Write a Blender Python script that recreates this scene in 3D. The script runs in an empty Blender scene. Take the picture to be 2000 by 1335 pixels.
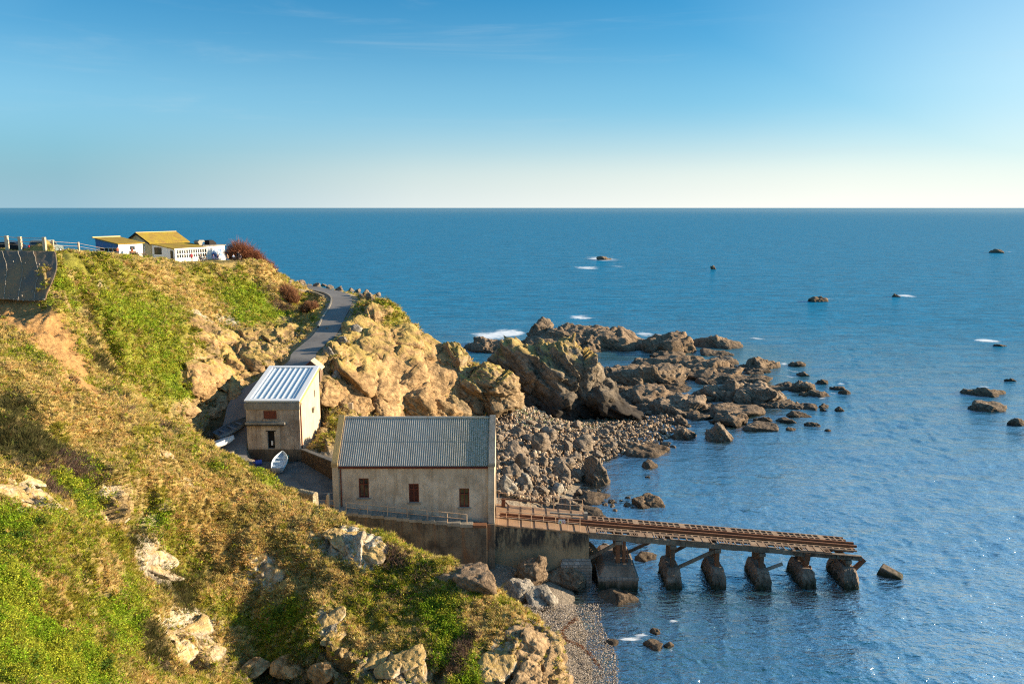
import bpy, math, random
import numpy as np
from mathutils import Vector, Matrix
R = math.radians
rng = np.random.default_rng(7)
random.seed(7)
scene = bpy.context.scene
COL = scene.collection

# ------------------------------------------------------------------ camera, sky, sun, exposure
CAM_H = 40.0
LENS = 28.0
F = LENS / 36.0 * 2000.0
PITCH = math.atan((667.5 - 405.5) / F)
cam_data = bpy.data.cameras.new("camera")
cam_data.lens = LENS
cam_data.sensor_width = 36.0
cam_data.clip_start = 0.5
cam_data.clip_end = 300000.0
cam = bpy.data.objects.new("camera", cam_data)
COL.objects.link(cam)
cam.location = (0, 0, CAM_H)
cam.rotation_euler = (math.pi / 2 - PITCH, 0, 0)
scene.camera = cam

SKY_V, HAZE_A, HAZE_B = 0.80, (1.4, 2.25, 2.7), (4.3, 4.3, 3.95)
SUN_AZ, SUN_EL = R(81.0), R(14.0)       # azimuth clockwise from +Y
SUN_DIR = Vector((math.cos(SUN_EL) * math.sin(SUN_AZ), math.cos(SUN_EL) * math.cos(SUN_AZ), math.sin(SUN_EL)))
world = bpy.data.worlds.new("World")
scene.world = world
world.use_nodes = True
wt = world.node_tree
bg = wt.nodes["Background"]
sky = wt.nodes.new("ShaderNodeTexSky")
sky.sky_type = 'NISHITA'
sky.sun_disc = False
sky.sun_elevation = SUN_EL
sky.sun_rotation = SUN_AZ
sky.altitude = 0
sky.air_density = 1.0
sky.dust_density = 0.6
sky.ozone_density = 3.0
def wn(t, **kw):
    n_ = wt.nodes.new(t)
    for k, v in kw.items(): setattr(n_, k, v)
    return n_
def wmath(op, a, b=0.0, clamp=False):
    n_ = wn("ShaderNodeMath", operation=op, use_clamp=clamp)
    for i, v in enumerate((a, b)):
        if isinstance(v, (int, float)): n_.inputs[i].default_value = v
        else: wt.links.new(v, n_.inputs[i])
    return n_.outputs[0]
def wmix(f, a, b):
    n_ = wn("ShaderNodeMix", data_type='RGBA')
    for k, v in (("Factor", f), ("A", a), ("B", b)):
        if isinstance(v, tuple): n_.inputs[k].default_value = (*v, 1)
        else: wt.links.new(v, n_.inputs[k])
    return n_.outputs["Result"]
def wramp(f, stops):
    n_ = wn("ShaderNodeValToRGB"); e = n_.color_ramp.elements
    while len(e) < len(stops): e.new(.5)
    for i, (p, c) in enumerate(stops): e[i].position = p; e[i].color = (c, c, c, 1)
    n_.color_ramp.interpolation = 'EASE' if len(stops) == 2 else 'LINEAR'
    wt.links.new(f, n_.inputs[0]); return n_.outputs[0]
hs = wn("ShaderNodeHueSaturation"); hs.inputs["Saturation"].default_value = 1.0; hs.inputs["Hue"].default_value = 0.5; hs.inputs["Value"].default_value = SKY_V
wt.links.new(sky.outputs[0], hs.inputs["Color"])
tc = wn("ShaderNodeTexCoord")
sep = wn("ShaderNodeSeparateXYZ"); wt.links.new(tc.outputs["Generated"], sep.inputs[0])
dt = wn("ShaderNodeVectorMath", operation='DOT_PRODUCT'); wt.links.new(tc.outputs["Generated"], dt.inputs[0]); dt.inputs[1].default_value = (math.sin(SUN_AZ), math.cos(SUN_AZ), 0)
up = sep.outputs["Z"]
# sea haze low over the horizon, wider and whiter towards the sun
haze = wramp(up, [(0.0, 1.0), (0.042, .80), (0.067, .66), (0.13, .45), (0.19, .20), (0.28, 0.0)])
sunw = wramp(wmath('ADD', wmath('MULTIPLY', dt.outputs["Value"], .5), .5), [(0.32, .30), (0.42, .06), (0.5, 0.0), (0.62, .04), (0.73, .42), (0.82, .72), (0.92, .95)])
sunw2 = wmath('MULTIPLY', sunw, wramp(up, [(0.0, 1.0), (0.13, .94), (0.22, .60), (0.35, .2), (0.6, 0.0)]))
f1 = wmath('MAXIMUM', haze, sunw2)
hcol = wmix(wramp(wmath('ADD', wmath('MULTIPLY', dt.outputs['Value'], .5), .5), [(.33, 0.0), (.52, .62), (.76, 1.0)]), HAZE_A, HAZE_B)
tint = wn('ShaderNodeMix', data_type='RGBA', blend_type='MULTIPLY'); wt.links.new(wramp(up, [(.40, 1.0), (.85, 0.0)]), tint.inputs['Factor']); wt.links.new(hs.outputs[0], tint.inputs['A']); tint.inputs['B'].default_value = (.04, .60, .84, 1)
hcol = wmix(wramp(up, [(.03, 0.0), (.13, 1.0)]), hcol, wmix(wramp(sunw, [(.2, 0.0), (.8, 1.0)]), (1.9, 3.1, 3.8), (3.0, 3.9, 4.2)))
c1 = wmix(f1, tint.outputs['Result'], hcol)
# thin high cirrus, a little whiter than the sky behind
mp = wn("ShaderNodeMapping"); mp.inputs["Scale"].default_value = (1.2, 1.2, 13.0)
mp.inputs["Rotation"].default_value = (R(3), R(-4), R(20))
nz = wn("ShaderNodeTexNoise"); nz.inputs["Scale"].default_value = 1.9; nz.inputs["Detail"].default_value = 7; nz.inputs["Roughness"].default_value = 0.62
nz.inputs["Distortion"].default_value = 0.6
wt.links.new(tc.outputs["Generated"], mp.inputs[0]); wt.links.new(mp.outputs[0], nz.inputs["Vector"])
cl = wmath('MULTIPLY', wramp(nz.outputs["Fac"], [(.52, 0.0), (.82, .22)]), wramp(up, [(0.02, 0.0), (0.07, 1.0)]))
c2 = wmix(cl, c1, (2.6, 3.1, 3.3))
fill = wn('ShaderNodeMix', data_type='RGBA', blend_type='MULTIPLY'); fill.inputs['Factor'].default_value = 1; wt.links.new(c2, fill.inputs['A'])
fr_ = wramp(up, [(.30, .62), (.55, 1.0)]); fr_.node.color_ramp.elements[1].color = (1.03, 1.06, .96, 1); wt.links.new(fr_, fill.inputs['B'])      # sky above the frame is brightened here as added ambient fill
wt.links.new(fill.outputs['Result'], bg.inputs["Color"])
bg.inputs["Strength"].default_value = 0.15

sun_data = bpy.data.lights.new("sun", 'SUN')
sun_data.energy = 5.0
sun_data.angle = R(0.5)
sun_data.color = (1.0, 0.80, 0.55)
sun = bpy.data.objects.new("sun", sun_data)
COL.objects.link(sun)
sun.rotation_euler = (-SUN_DIR).to_track_quat('-Z', 'Y').to_euler()
scene.view_settings.view_transform = 'Standard'
scene.view_settings.look = 'None'
scene.view_settings.exposure = 1.4
scene.view_settings.gamma = 1.0
scene.cycles.use_denoising = False
scene.cycles.filter_width = 1.2
scene.cycles.sample_clamp_indirect = 4.0
scene.cycles.max_bounces = 6
scene.cycles.transparent_max_bounces = 8
scene.cycles.caustics_reflective = False
scene.cycles.caustics_refractive = False

# ------------------------------------------------------------------ pixel <-> world (photograph pixels, 2000 x 1335)
cP, sP = math.cos(PITCH), math.sin(PITCH)
def ray(px, py):
    u = (np.asarray(px, float) - 1000) / F
    v = (667.5 - np.asarray(py, float)) / F
    return np.stack([u, cP + v * sP, -sP + v * cP], -1)
def W(px, py, Y):
    d = ray(px, py); return np.array([0, 0, CAM_H]) + d * (np.asarray(Y, float) / d[..., 1])[..., None]
def G(px, py, z=0.0):
    d = ray(px, py); return np.array([0, 0, CAM_H]) + d * ((z - CAM_H) / d[..., 2])[..., None]
def proj(p):
    p = np.asarray(p, float); q = p - np.array([0, 0, CAM_H])
    dep = q[..., 1] * cP - q[..., 2] * sP; up = q[..., 1] * sP + q[..., 2] * cP
    return np.stack([1000 + F * q[..., 0] / dep, 667.5 - F * up / dep], -1)

# ------------------------------------------------------------------ numpy noise
_perm = np.random.default_rng(3).permutation(256); _perm = np.concatenate([_perm, _perm, _perm])
_gr = np.random.default_rng(4).normal(size=(256, 3)); _gr /= np.linalg.norm(_gr, axis=1)[:, None]
def perlin(p):
    i = np.floor(p).astype(np.int64); f = p - i; i &= 255
    w = f * f * f * (f * (f * 6 - 15) + 10)
    out = 0
    for dx in (0, 1):
        wx = w[:, 0] if dx else 1 - w[:, 0]
        for dy in (0, 1):
            wy = w[:, 1] if dy else 1 - w[:, 1]
            for dz in (0, 1):
                wz = w[:, 2] if dz else 1 - w[:, 2]
                h = _perm[_perm[_perm[i[:, 0] + dx] + i[:, 1] + dy] + i[:, 2] + dz]
                g = _gr[h]
                out = out + wx * wy * wz * (g[:, 0] * (f[:, 0] - dx) + g[:, 1] * (f[:, 1] - dy) + g[:, 2] * (f[:, 2] - dz))
    return out * 1.5
def fbm(p, o=4, lac=2.03, gain=0.5):
    a, s, t = 1.0, 0, 0
    for _ in range(o):
        s = s + a * perlin(p); t += a; p = p * lac + 17.3; a *= gain
    return s / t
def ridged(p, o=4, gain=0.55):
    a, s, t = 1.0, 0, 0
    for _ in range(o):
        s = s + a * (1 - 2 * np.abs(perlin(p))); t += a; p = p * 2.07 + 9.1; a *= gain
    return s / t
_cr = np.random.default_rng(5).random((256, 3)); _cd = np.random.default_rng(6).normal(size=(256, 3)); _cv = np.random.default_rng(8).random(256)
def facet(p, k=1.0):
    """blocky fractured-rock noise: each Voronoi cell is a tilted plane; returns (height, distance to nearest crack)"""
    i = np.floor(p).astype(np.int64); f = p - i
    b1 = np.full(len(p), 9e9); b2 = b1.copy(); val = np.zeros(len(p))
    for dx in (-1, 0, 1):
        for dy in (-1, 0, 1):
            for dz in (-1, 0, 1):
                h = _perm[_perm[_perm[(i[:, 0] + dx) & 255] + ((i[:, 1] + dy) & 255)] + ((i[:, 2] + dz) & 255)]
                q = f - (np.array([dx, dy, dz]) + _cr[h])
                d = (q * q).sum(1)
                v = _cv[h] - 0.5 + k * 0.45 * (q * _cd[h]).sum(1)
                m = d < b1
                b2 = np.where(m, b1, np.minimum(b2, d)); val = np.where(m, v, val); b1 = np.where(m, d, b1)
    return val, np.sqrt(b2) - np.sqrt(b1)
def sstep(a, b, x):
    t = np.clip((x - a) / (b - a), 0, 1); return t * t * (3 - 2 * t)

# ------------------------------------------------------------------ object helpers
def tag(o, label=None, cat=None, group=None, kind=None):
    if label: o["label"] = label
    if cat: o["category"] = cat
    if group: o["group"] = group
    if kind: o["kind"] = kind
    return o
def empty(name, loc, label, cat, group=None, rz=0.0):
    o = bpy.data.objects.new(name, None); COL.objects.link(o)
    o.location = loc; o.rotation_euler = (0, 0, rz); o.empty_display_size = 0.3
    return tag(o, label, cat, group)
def mesh_np(name, V, Fc, mat, parent=None, smooth=False, attrs=None, mats=None, mi=None):
    """V (n,3), Fc (m,3|4) arrays"""
    V = np.asarray(V, np.float32); Fc = np.asarray(Fc, np.int32)
    me = bpy.data.meshes.new(name)
    n, k = Fc.shape
    me.vertices.add(len(V)); me.vertices.foreach_set("co", V.ravel())
    me.loops.add(n * k); me.loops.foreach_set("vertex_index", Fc.ravel())
    me.polygons.add(n); me.polygons.foreach_set("loop_start", np.arange(0, n * k, k, dtype=np.int32))
    me.polygons.foreach_set("loop_total", np.full(n, k, np.int32))
    if mats:
        for m in mats: me.materials.append(m)
    elif mat: me.materials.append(mat)
    if mi is not None: me.polygons.foreach_set("material_index", np.asarray(mi, np.int32))
    if smooth: me.polygons.foreach_set("use_smooth", np.ones(n, bool))
    me.update(calc_edges=True); me.validate()
    for k_, a in (attrs or {}).items():
        a = np.asarray(a, np.float32)
        if a.ndim == 2:
            at = me.attributes.new(k_, 'FLOAT_COLOR', 'POINT')
            if a.shape[1] == 3: a = np.concatenate([a, np.ones((len(a), 1), np.float32)], 1)
            at.data.foreach_set("color", a.ravel())
        else:
            at = me.attributes.new(k_, 'FLOAT', 'POINT'); at.data.foreach_set("value", a)
    o = bpy.data.objects.new(name, me); COL.objects.link(o)
    if parent: o.parent = parent; o.matrix_parent_inverse = parent.matrix_basis.inverted()
    return o
class MB:
    """collects boxes, bars, tubes and polygons; build() links them as ONE mesh object"""
    def __init__(s): s.v = []; s.f = []
    def add(s, vs, fs):
        b = len(s.v); s.v += [tuple(map(float, v)) for v in vs]; s.f += [tuple(b + i for i in f) for f in fs]; return s
    def hexa(s, p):   # 8 corners: bottom ring 0-3 (ccw from above), top ring 4-7
        return s.add(p, [(3, 2, 1, 0), (4, 5, 6, 7), (0, 1, 5, 4), (1, 2, 6, 5), (2, 3, 7, 6), (3, 0, 4, 7)])
    def box(s, x0, x1, y0, y1, z0, z1):
        return s.hexa([(x0, y0, z0), (x1, y0, z0), (x1, y1, z0), (x0, y1, z0), (x0, y0, z1), (x1, y0, z1), (x1, y1, z1), (x0, y1, z1)])
    def bar(s, a, b, w, h=None, up=(0, 0, 1), roll=0):
        a, b = Vector(a), Vector(b); d = (b - a).normalized(); h = h or w
        u = Vector(up)
        if abs(d.dot(u)) > 0.98: u = Vector((0, 1, 0))
        sx = d.cross(u).normalized(); sz = sx.cross(d).normalized()
        if roll: q = Matrix.Rotation(roll, 3, d); sx = q @ sx; sz = q @ sz
        c = []
        for e in (a, b):
            for i, j in ((-1, -1), (1, -1), (1, 1), (-1, 1)): c.append(e + sx * (i * w / 2) + sz * (j * h / 2))
        return s.add(c, [(0, 1, 2, 3), (7, 6, 5, 4), (1, 0, 4, 5), (2, 1, 5, 6), (3, 2, 6, 7), (0, 3, 7, 4)])
    def tube(s, pts, r, n=8, cap=True):
        pts = [Vector(p) for p in pts]; rs = r if isinstance(r, (list, tuple)) else [r] * len(pts)
        vs = []; fs = []
        for i, p in enumerate(pts):
            d = (pts[min(i + 1, len(pts) - 1)] - pts[max(i - 1, 0)]).normalized()
            u = Vector((0, 0, 1)) if abs(d.z) < 0.95 else Vector((1, 0, 0))
            a = d.cross(u).normalized(); b = a.cross(d)
            for k in range(n):
                t = 2 * math.pi * k / n; vs.append(p + (a * math.cos(t) + b * math.sin(t)) * rs[i])
        for i in range(len(pts) - 1):
            for k in range(n):
                fs.append((i * n + k, i * n + (k + 1) % n, (i + 1) * n + (k + 1) % n, (i + 1) * n + k))
        if cap:
            fs.append(tuple(range(n - 1, -1, -1))); fs.append(tuple((len(pts) - 1) * n + k for k in range(n)))
        return s.add(vs, fs)
    def prism(s, poly, y0, y1, axis='y'):
        """polygon in (x,z) extruded along y (or (y,z) along x, or (x,y) along z)"""
        n = len(poly)
        m = {'y': lambda p, t: (p[0], t, p[1]), 'x': lambda p, t: (t, p[0], p[1]), 'z': lambda p, t: (p[0], p[1], t)}[axis]
        vs = [m(p, y0) for p in poly] + [m(p, y1) for p in poly]
        fs = [tuple(range(n)), tuple(range(2 * n - 1, n - 1, -1))] + [(i, i + n, (i + 1) % n + n, (i + 1) % n) for i in range(n)]
        return s.add(vs, fs)
    def build(s, name, mat, parent=None, bevel=0.0, smooth=False, loc=None, local=False):
        me = bpy.data.meshes.new(name); me.from_pydata(s.v, [], s.f); me.update()
        import bmesh
        bm = bmesh.new(); bm.from_mesh(me); bmesh.ops.recalc_face_normals(bm, faces=bm.faces); bm.to_mesh(me); bm.free()
        if mat: me.materials.append(mat)
        if smooth: me.polygons.foreach_set("use_smooth", np.ones(len(me.polygons), bool))
        o = bpy.data.objects.new(name, me); COL.objects.link(o)
        if parent:
            o.parent = parent
            if not local: o.matrix_parent_inverse = parent.matrix_basis.inverted()
        if loc: o.location = loc
        if bevel:
            m = o.modifiers.new("bevel", 'BEVEL'); m.width = bevel; m.segments = 2; m.limit_method = 'ANGLE'
        return o

# ------------------------------------------------------------------ material helpers
class NT:
    def __init__(s, name):
        s.m = bpy.data.materials.new(name); s.m.use_nodes = True; s.t = s.m.node_tree
        s.b = s.t.nodes["Principled BSDF"]; s.out = s.t.nodes["Material Output"]
    def n(s, typ, **kw):
        nd = s.t.nodes.new(typ)
        for k, v in kw.items():
            if k in nd.inputs: nd.inputs[k].default_value = v
            else: setattr(nd, k, v)
        return nd
    def l(s, a, b): s.t.links.new(a, b)
    def coord(s, scale=(1, 1, 1), world=True, rot=(0, 0, 0)):
        g = s.n("ShaderNodeNewGeometry").outputs["Position"] if world else s.n("ShaderNodeTexCoord").outputs["Object"]
        m = s.n("ShaderNodeMapping"); m.inputs["Scale"].default_value = scale; m.inputs["Rotation"].default_value = rot
        s.l(g, m.inputs[0]); return m.outputs[0]
    def bed(s, scale, rot=(-.21, -.59, 0)):
        g = s.n("ShaderNodeNewGeometry").outputs["Position"]
        m = s.n("ShaderNodeMapping"); m.inputs["Rotation"].default_value = rot; s.l(g, m.inputs[0])
        q = s.n("ShaderNodeMapping"); q.inputs["Scale"].default_value = scale; s.l(m.outputs[0], q.inputs[0]); return q.outputs[0]
    def noise(s, vec, scale, detail=5, rough=0.55, dist=0.0):
        nd = s.n("ShaderNodeTexNoise"); nd.inputs["Scale"].default_value = scale; nd.inputs["Detail"].default_value = detail
        nd.inputs["Roughness"].default_value = rough; nd.inputs["Distortion"].default_value = dist
        if vec is not None: s.l(vec, nd.inputs["Vector"])
        return nd.outputs["Fac"]
    def voro(s, vec, scale, feature='F1', rnd=1.0):
        nd = s.n("ShaderNodeTexVoronoi"); nd.feature = feature; nd.inputs["Scale"].default_value = scale; nd.inputs["Randomness"].default_value = rnd
        s.l(vec, nd.inputs["Vector"]); return nd.outputs["Distance"]
    def ramp(s, fac, stops):
        nd = s.n("ShaderNodeValToRGB"); e = nd.color_ramp.elements
        while len(e) < len(stops): e.new(0.5)
        for i, (p, c) in enumerate(stops):
            e[i].position = p; e[i].color = (c, c, c, 1) if isinstance(c, (int, float)) else (*c, 1)
        s.l(fac, nd.inputs[0]); return nd.outputs[0]
    def mix(s, fac, a, b, mode='MIX'):
        nd = s.n("ShaderNodeMix"); nd.data_type = 'RGBA'; nd.blend_type = mode
        for k, v in (("Factor", fac), ("A", a), ("B", b)):
            if isinstance(v, (int, float)) : nd.inputs[k].default_value = v if k == "Factor" else (v, v, v, 1)
            elif isinstance(v, tuple): nd.inputs[k].default_value = (*v, 1)
            else: s.l(v, nd.inputs[k])
        return nd.outputs["Result"]
    def math(s, op, a, b=0.0, clamp=False):
        nd = s.n("ShaderNodeMath"); nd.operation = op; nd.use_clamp = clamp
        for i, v in enumerate((a, b)):
            if isinstance(v, (int, float)): nd.inputs[i].default_value = v
            else: s.l(v, nd.inputs[i])
        return nd.outputs[0]
    def attr(s, name, out="Color"):
        nd = s.n("ShaderNodeAttribute"); nd.attribute_name = name; return nd.outputs[out]
    def bump(s, h, strength=0.5, dist=0.1, normal=None):
        nd = s.n("ShaderNodeBump"); nd.inputs["Strength"].default_value = strength; nd.inputs["Distance"].default_value = dist
        s.l(h, nd.inputs["Height"])
        if normal is not None: s.l(normal, nd.inputs["Normal"])
        return nd.outputs[0]
    def set(s, color=None, rough=None, normal=None, metal=None, spec=None):
        for k, v in (("Base Color", color), ("Roughness", rough), ("Normal", normal), ("Metallic", metal), ("Specular IOR Level", spec)):
            if v is None: continue
            if isinstance(v, (int, float)): s.b.inputs[k].default_value = v
            elif isinstance(v, tuple): s.b.inputs[k].default_value = (*v, 1)
            else: s.l(v, s.b.inputs[k])
        return s.m
# ------------------------------------------------------------------ terrain: height field from control points
CTRL = [  # (photo x, photo y, distance)  -> a point on the ground
 # near headland, along its crest
 (0,612,80),(60,604,82),(100,604,83),(140,660,80),(180,720,78),(240,770,77),(300,815,76),(380,858,76),(460,898,75),(545,945,73),(600,985,70),
 (660,1005,68.5),(740,1040,66),(800,1068,64.5),(860,1090,63),(910,1125,61.5),(960,1160,60),(1010,1192,58.5),(1060,1225,57),(1085,1260,55.8),(1095,1290,54.6),(1105,1335,53.4),(1112,1400,52),
 # near headland, its face
 (0,700,66),(80,760,64),(0,800,57),(100,850,60),(0,900,50),(80,950,49),(170,860,63),(250,930,59),(330,960,62),(400,950,66),(480,960,68),
 (0,1000,43),(80,1050,43.5),(0,1100,37.5),(100,1150,40),(170,1080,46.5),(0,1220,32),(100,1260,35.5),(0,1335,27.5),(100,1335,33),(200,1180,45),(200,1270,40.5),(200,1335,37.5),
 (250,1020,57.0),(270,1120,53.5),(300,1200,51),(300,1280,46.5),(330,1335,44),(330,1050,60.0),(400,1060,62),(400,1150,58.5),(400,1250,53),(430,1335,49),
 (500,1050,64),(500,1150,60.5),(500,1250,55.5),(540,1335,51),(600,1080,63),(620,1180,57),(620,1270,53),(650,1335,50),(700,1120,61),(720,1220,56),(740,1335,49),
 (820,1150,60),(830,1250,53.2),(850,1335,49.8),(930,1210,56),(940,1290,52),(960,1335,50.3),(1040,1270,54),(1050,1335,51.6),(0,1450,22),(200,1450,32),(500,1450,43),(900,1450,47),
 # far cliff under the cafe
 (105,492,88.8),(128,520,92),(150,494,101),(160,530,98),(200,497,113),(265,503,128),(330,509,140),(400,511,145),(455,512,149),(505,511,153),(525,520,156),(540,538,158),(552,549,163),
 (0,486,88),(50,489,88),(0,540,86.2),(50,540,86.2),(95,535,86.4),(0,588,84.4),(50,588,84.4),(-200,488,88),(-400,490,88),(-200,590,84.4),(-400,592,84.4),(-300,700,68),(-300,900,52),(-300,1200,34),(-200,1335,26),(92,585,84.8),(120,497,92),(130,548,93),(112,592,87),(200,560,108),(300,560,125),(420,570,138),(500,580,146),(540,600,149),(575,600,151),
 (180,650,90),(230,720,89),(290,800,89),(340,850,91),(260,640,98),(300,690,100),(350,640,113),(400,700,109),(450,640,125),(450,740,111),(510,690,118),(550,650,130),(575,640,136),
 (350,770,98.5),(400,820,99),(450,790,105),(430,872,99),(520,640,130),(480,600,138),(560,680,123),(545,705,117),(500,730,113),(390,860,95),
 # road corner and the promontory right of it
 (622,705,117.5),(655,678,122.5),(690,640,132),(720,602,140),(735,584,146),(700,588,150),(715,578,154),(760,585,144),(780,605,144.5),(830,655,144),(880,682,143),(940,712,141),(975,742,140),(1000,785,138.5),
 (610,625,141),(620,600,148),(600,590,156),(630,582,157),
 (700,700,124.5),(760,700,130),(820,700,136),(850,745,133.5),(700,770,118),(780,790,124),(880,780,132.5),(730,650,134),(770,640,140),(640,790,112),(645,740,116),(700,812,115),(800,815,123),(900,812,131),(960,812,134),
]
XYZ = [  # (x, y, z)
 (-36.5,98,8.0),(-36.8,104,11),(-35.5,110,14.6),(-30,100,7),(-30,110,9),(-26,112,11),(-24.5,103,10.5),(-23,97,8.6),(-21,90,7.6),(-30,94,7),(-36,93,7.6),(-26,86,7.7),(-31,87,7.5),(-20,84,7.8),(-28,80,7.8),(-24,78,7.0),(-21,79,6),
 (-19,75,5),(-15,74,4),(-10,74,3),(-5,74,2.6),(-1,73,2.2),(3,70,1.8),(-10,84,5),(-4,84,4.5),(-16,91,6.5),(-8,92,5),(-12,100,6),(-18,104,8),(-12,110,6.4),
 
 (-2,92,4.0),(0,100,3.8),(3,108,3.4),(0,118,4.3),(8,124,2.6),(6,131,3),(-4,126,6),(14,121,0.4),(9,110,.9),(7,101,0.4),(5,94,0.7),(8,88,-0.2),(12,84,-1.2),(6,84,0.8),
 (5.5,80,1.0),(9.5,80,-0.3),(2,78,2.0),(14,75,-1.1),(18,100,-1.8),(16,110,-0.6),(22,124,-.4),(19.9,136,.6),(29.5,148.3,.3),(24.2,129.8,.2),(14.9,124.3,.5),(23.7,142.8,.4),(34,140,-.9),(6,72,1.1),(4.6,66,1.7),(6.5,66,0.9),(4.4,60,2.0),(6.6,60,0.9),(8.3,60,0.25),(9,66,0.1),(8.3,72,0.1),(5,54,2.2),(8,52,1),(10,52,.2),(13,52,-.5),(12,60,-.7),(12.5,68,-.65),(18,70,-1.6),(17,60,-1.7),(4,48,2),
 (10,140,1.5),(18,140,.6),(28,138,.15),(40,136,-1.5),(20,152,-.3),(34,150,-.4),(48,150,-0.8),(20,170,-.4),(36,170,-.4),(52,168,-0.5),(16,190,0),(35,195,0),(56,200,-0.8),(10,215,-1.5),(40,230,-2),(4,170,-0.6),(-6,165,-0.8),
 (-110,180,20),(-110,140,34),(-110,100,36),(-90,92,34.8),(-75,98,34.2),(-66,97,34.2),(-60,95,34.2),(-54,92,34.4),(-52.3,91,34.3),(-53,96,34.0),(-57,91.5,34.6),(-60,92,34.5),(-64,92,34.6),(-62,110,33.9),(-78,122,33.4),(-85,150,31),(-66,135,31.7),(-75,160,30.3),(-60,160,30),(-56,156,29.8),(-68,178,28),(-58,172,27.6),(-72,205,8),(-60,198,8),(-62,230,-3),(-110,230,-3),
 (-52,182,23),(-42,182,20),(-32,168,21),(-24,160,20),(-30,182,4),(-46,196,3),(-18,162,6),(-22,175,0),(-10,157,4),(-12,166,-1),(0,152,3),(2,158,-0.5),(8,146,1),(-40,215,-3),(-10,200,-3),(10,240,-3),
 (24,60,-3),(34,80,-3),(44,100,-3),(60,130,-3),(70,170,-3),(70,230,-3),(20,48,-2),(-60,20,24),(-60,50,30),(-60,75,31),(-48,83,30.3),(-20,18,26),(0,18,20),(15,25,8),(20,40,-2),(-90,60,34),(-90,30,30),
]
_c = np.array([tuple(W(a, b, c)) for a, b, c in CTRL] + [tuple(map(float, t)) for t in XYZ])
# road centre line (photo x, y, distance)
ROADC = np.array([W(*t) for t in [(560,735,108.5),(582,708,115),(594,690,119),(612,673,123.5),(631,657,128),(645,638,133.5),(653,620,139),(663,603,145.5),(668,590,151),(667,580,155.5),(655,572,160),(625,565,167),(585,557,175),(530,550,184)]])
ROADC[0] = (-36.6, 108.3, 14.6)
ROADC = np.concatenate([np.array([(-34.0, 95.0, 7.1), (-36.2, 99.0, 8.9), (-36.9, 104, 11.7)]), ROADC])
def catmull(P, n=12):
    P = np.concatenate([[2 * P[0] - P[1]], P, [2 * P[-1] - P[-2]]]); out = []
    for i in range(1, len(P) - 2):
        for k in range(n):
            t = k / n; a, b, c, d = P[i - 1], P[i], P[i + 1], P[i + 2]
            out.append(0.5 * ((2 * b) + (c - a) * t + (2 * a - 5 * b + 4 * c - d) * t * t + (3 * b - a - 3 * c + d) * t ** 3))
    out.append(P[-2]); return np.array(out)
ROAD = catmull(ROADC)
def road_dist(x, y):
    best = np.full(x.shape, 1e9); z = np.zeros(x.shape)
    for i in range(0, len(ROAD) - 1):
        a, b = ROAD[i], ROAD[i + 1]; d = b - a; L = d[0] ** 2 + d[1] ** 2
        t = np.clip(((x - a[0]) * d[0] + (y - a[1]) * d[1]) / L, 0, 1)
        dd = (x - a[0] - t * d[0]) ** 2 + (y - a[1] - t * d[1]) ** 2
        m = dd < best; best = np.where(m, dd, best); z = np.where(m, a[2] + t * d[2], z)
    return np.sqrt(best), z
# a mild swell of the gully and terraces comes from the points themselves; multiquadric surface through them
_MC = 0.7
_d = np.sqrt(((_c[:, None, :2] - _c[None, :, :2]) ** 2).sum(-1) + _MC ** 2)
_n = len(_c)
_A = np.zeros((_n + 3, _n + 3)); _A[:_n, :_n] = _d - 0.02 * np.eye(_n)
_A[:_n, _n] = 1; _A[:_n, _n + 1:] = _c[:, :2] / 100; _A[_n, :_n] = 1; _A[_n + 1:, :_n] = _c[:, :2].T / 100
_w = np.linalg.solve(_A, np.concatenate([_c[:, 2], [0, 0, 0]]))
def height0(x, y):
    sh = x.shape; x = x.ravel(); y = y.ravel(); out = np.empty(len(x))
    for s in range(0, len(x), 60000):
        e = slice(s, s + 60000)
        D = np.sqrt((x[e, None] - _c[None, :, 0]) ** 2 + (y[e, None] - _c[None, :, 1]) ** 2 + _MC ** 2)
        out[e] = D @ _w[:_n] + _w[_n] + _w[_n + 1] * x[e] / 100 + _w[_n + 2] * y[e] / 100
    return out.reshape(sh)
def height(x, y):
    """ground with the road bench, the yard and the building plots levelled in"""
    z = height0(x, y)
    rd, rz = road_dist(x, y)
    w = 1 - sstep(2.4, 4.6, rd)
    z = z * (1 - w) + (rz - 0.12) * w
    # boathouse plot is hollow inside: keep the ground under the floor
    m = sstep(-19.5, -18.2, x) * (1 - sstep(-2.2, -1.2, x)) * sstep(78.6, 79.8, y) * (1 - sstep(88.0, 89.5, y))
    z = z * (1 - m) + np.minimum(z, 4.0) * m
    m = sstep(-34.6, -33.6, x) * (1 - sstep(-27.0, -26.2, x)) * sstep(98.6, 99.8, y) * (1 - sstep(110.8, 112, y))
    z = z * (1 - m) + np.minimum(z, 6.9) * m
    # cafe terrace
    m = sstep(-84, -80, x) * (1 - sstep(-52, -49.5, x)) * sstep(141, 146, y) * (1 - sstep(168, 172, y))
    z = z * (1 - m) + np.minimum(z, 30.05) * m
    # yard
    m = sstep(-33, -31.6, x) * (1 - sstep(-18.6, -18, x)) * sstep(81.4, 82.6, y) * (1 - sstep(99.6, 100.2, y))
    m = m * (1 - sstep(-0.5, 0.8, (x + 27) * 0.78 + (y - 99.9) * 0.62))
    z = z * (1 - m) + (7.35 - 0.03 * (y - 90)) * m
    return z
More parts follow.
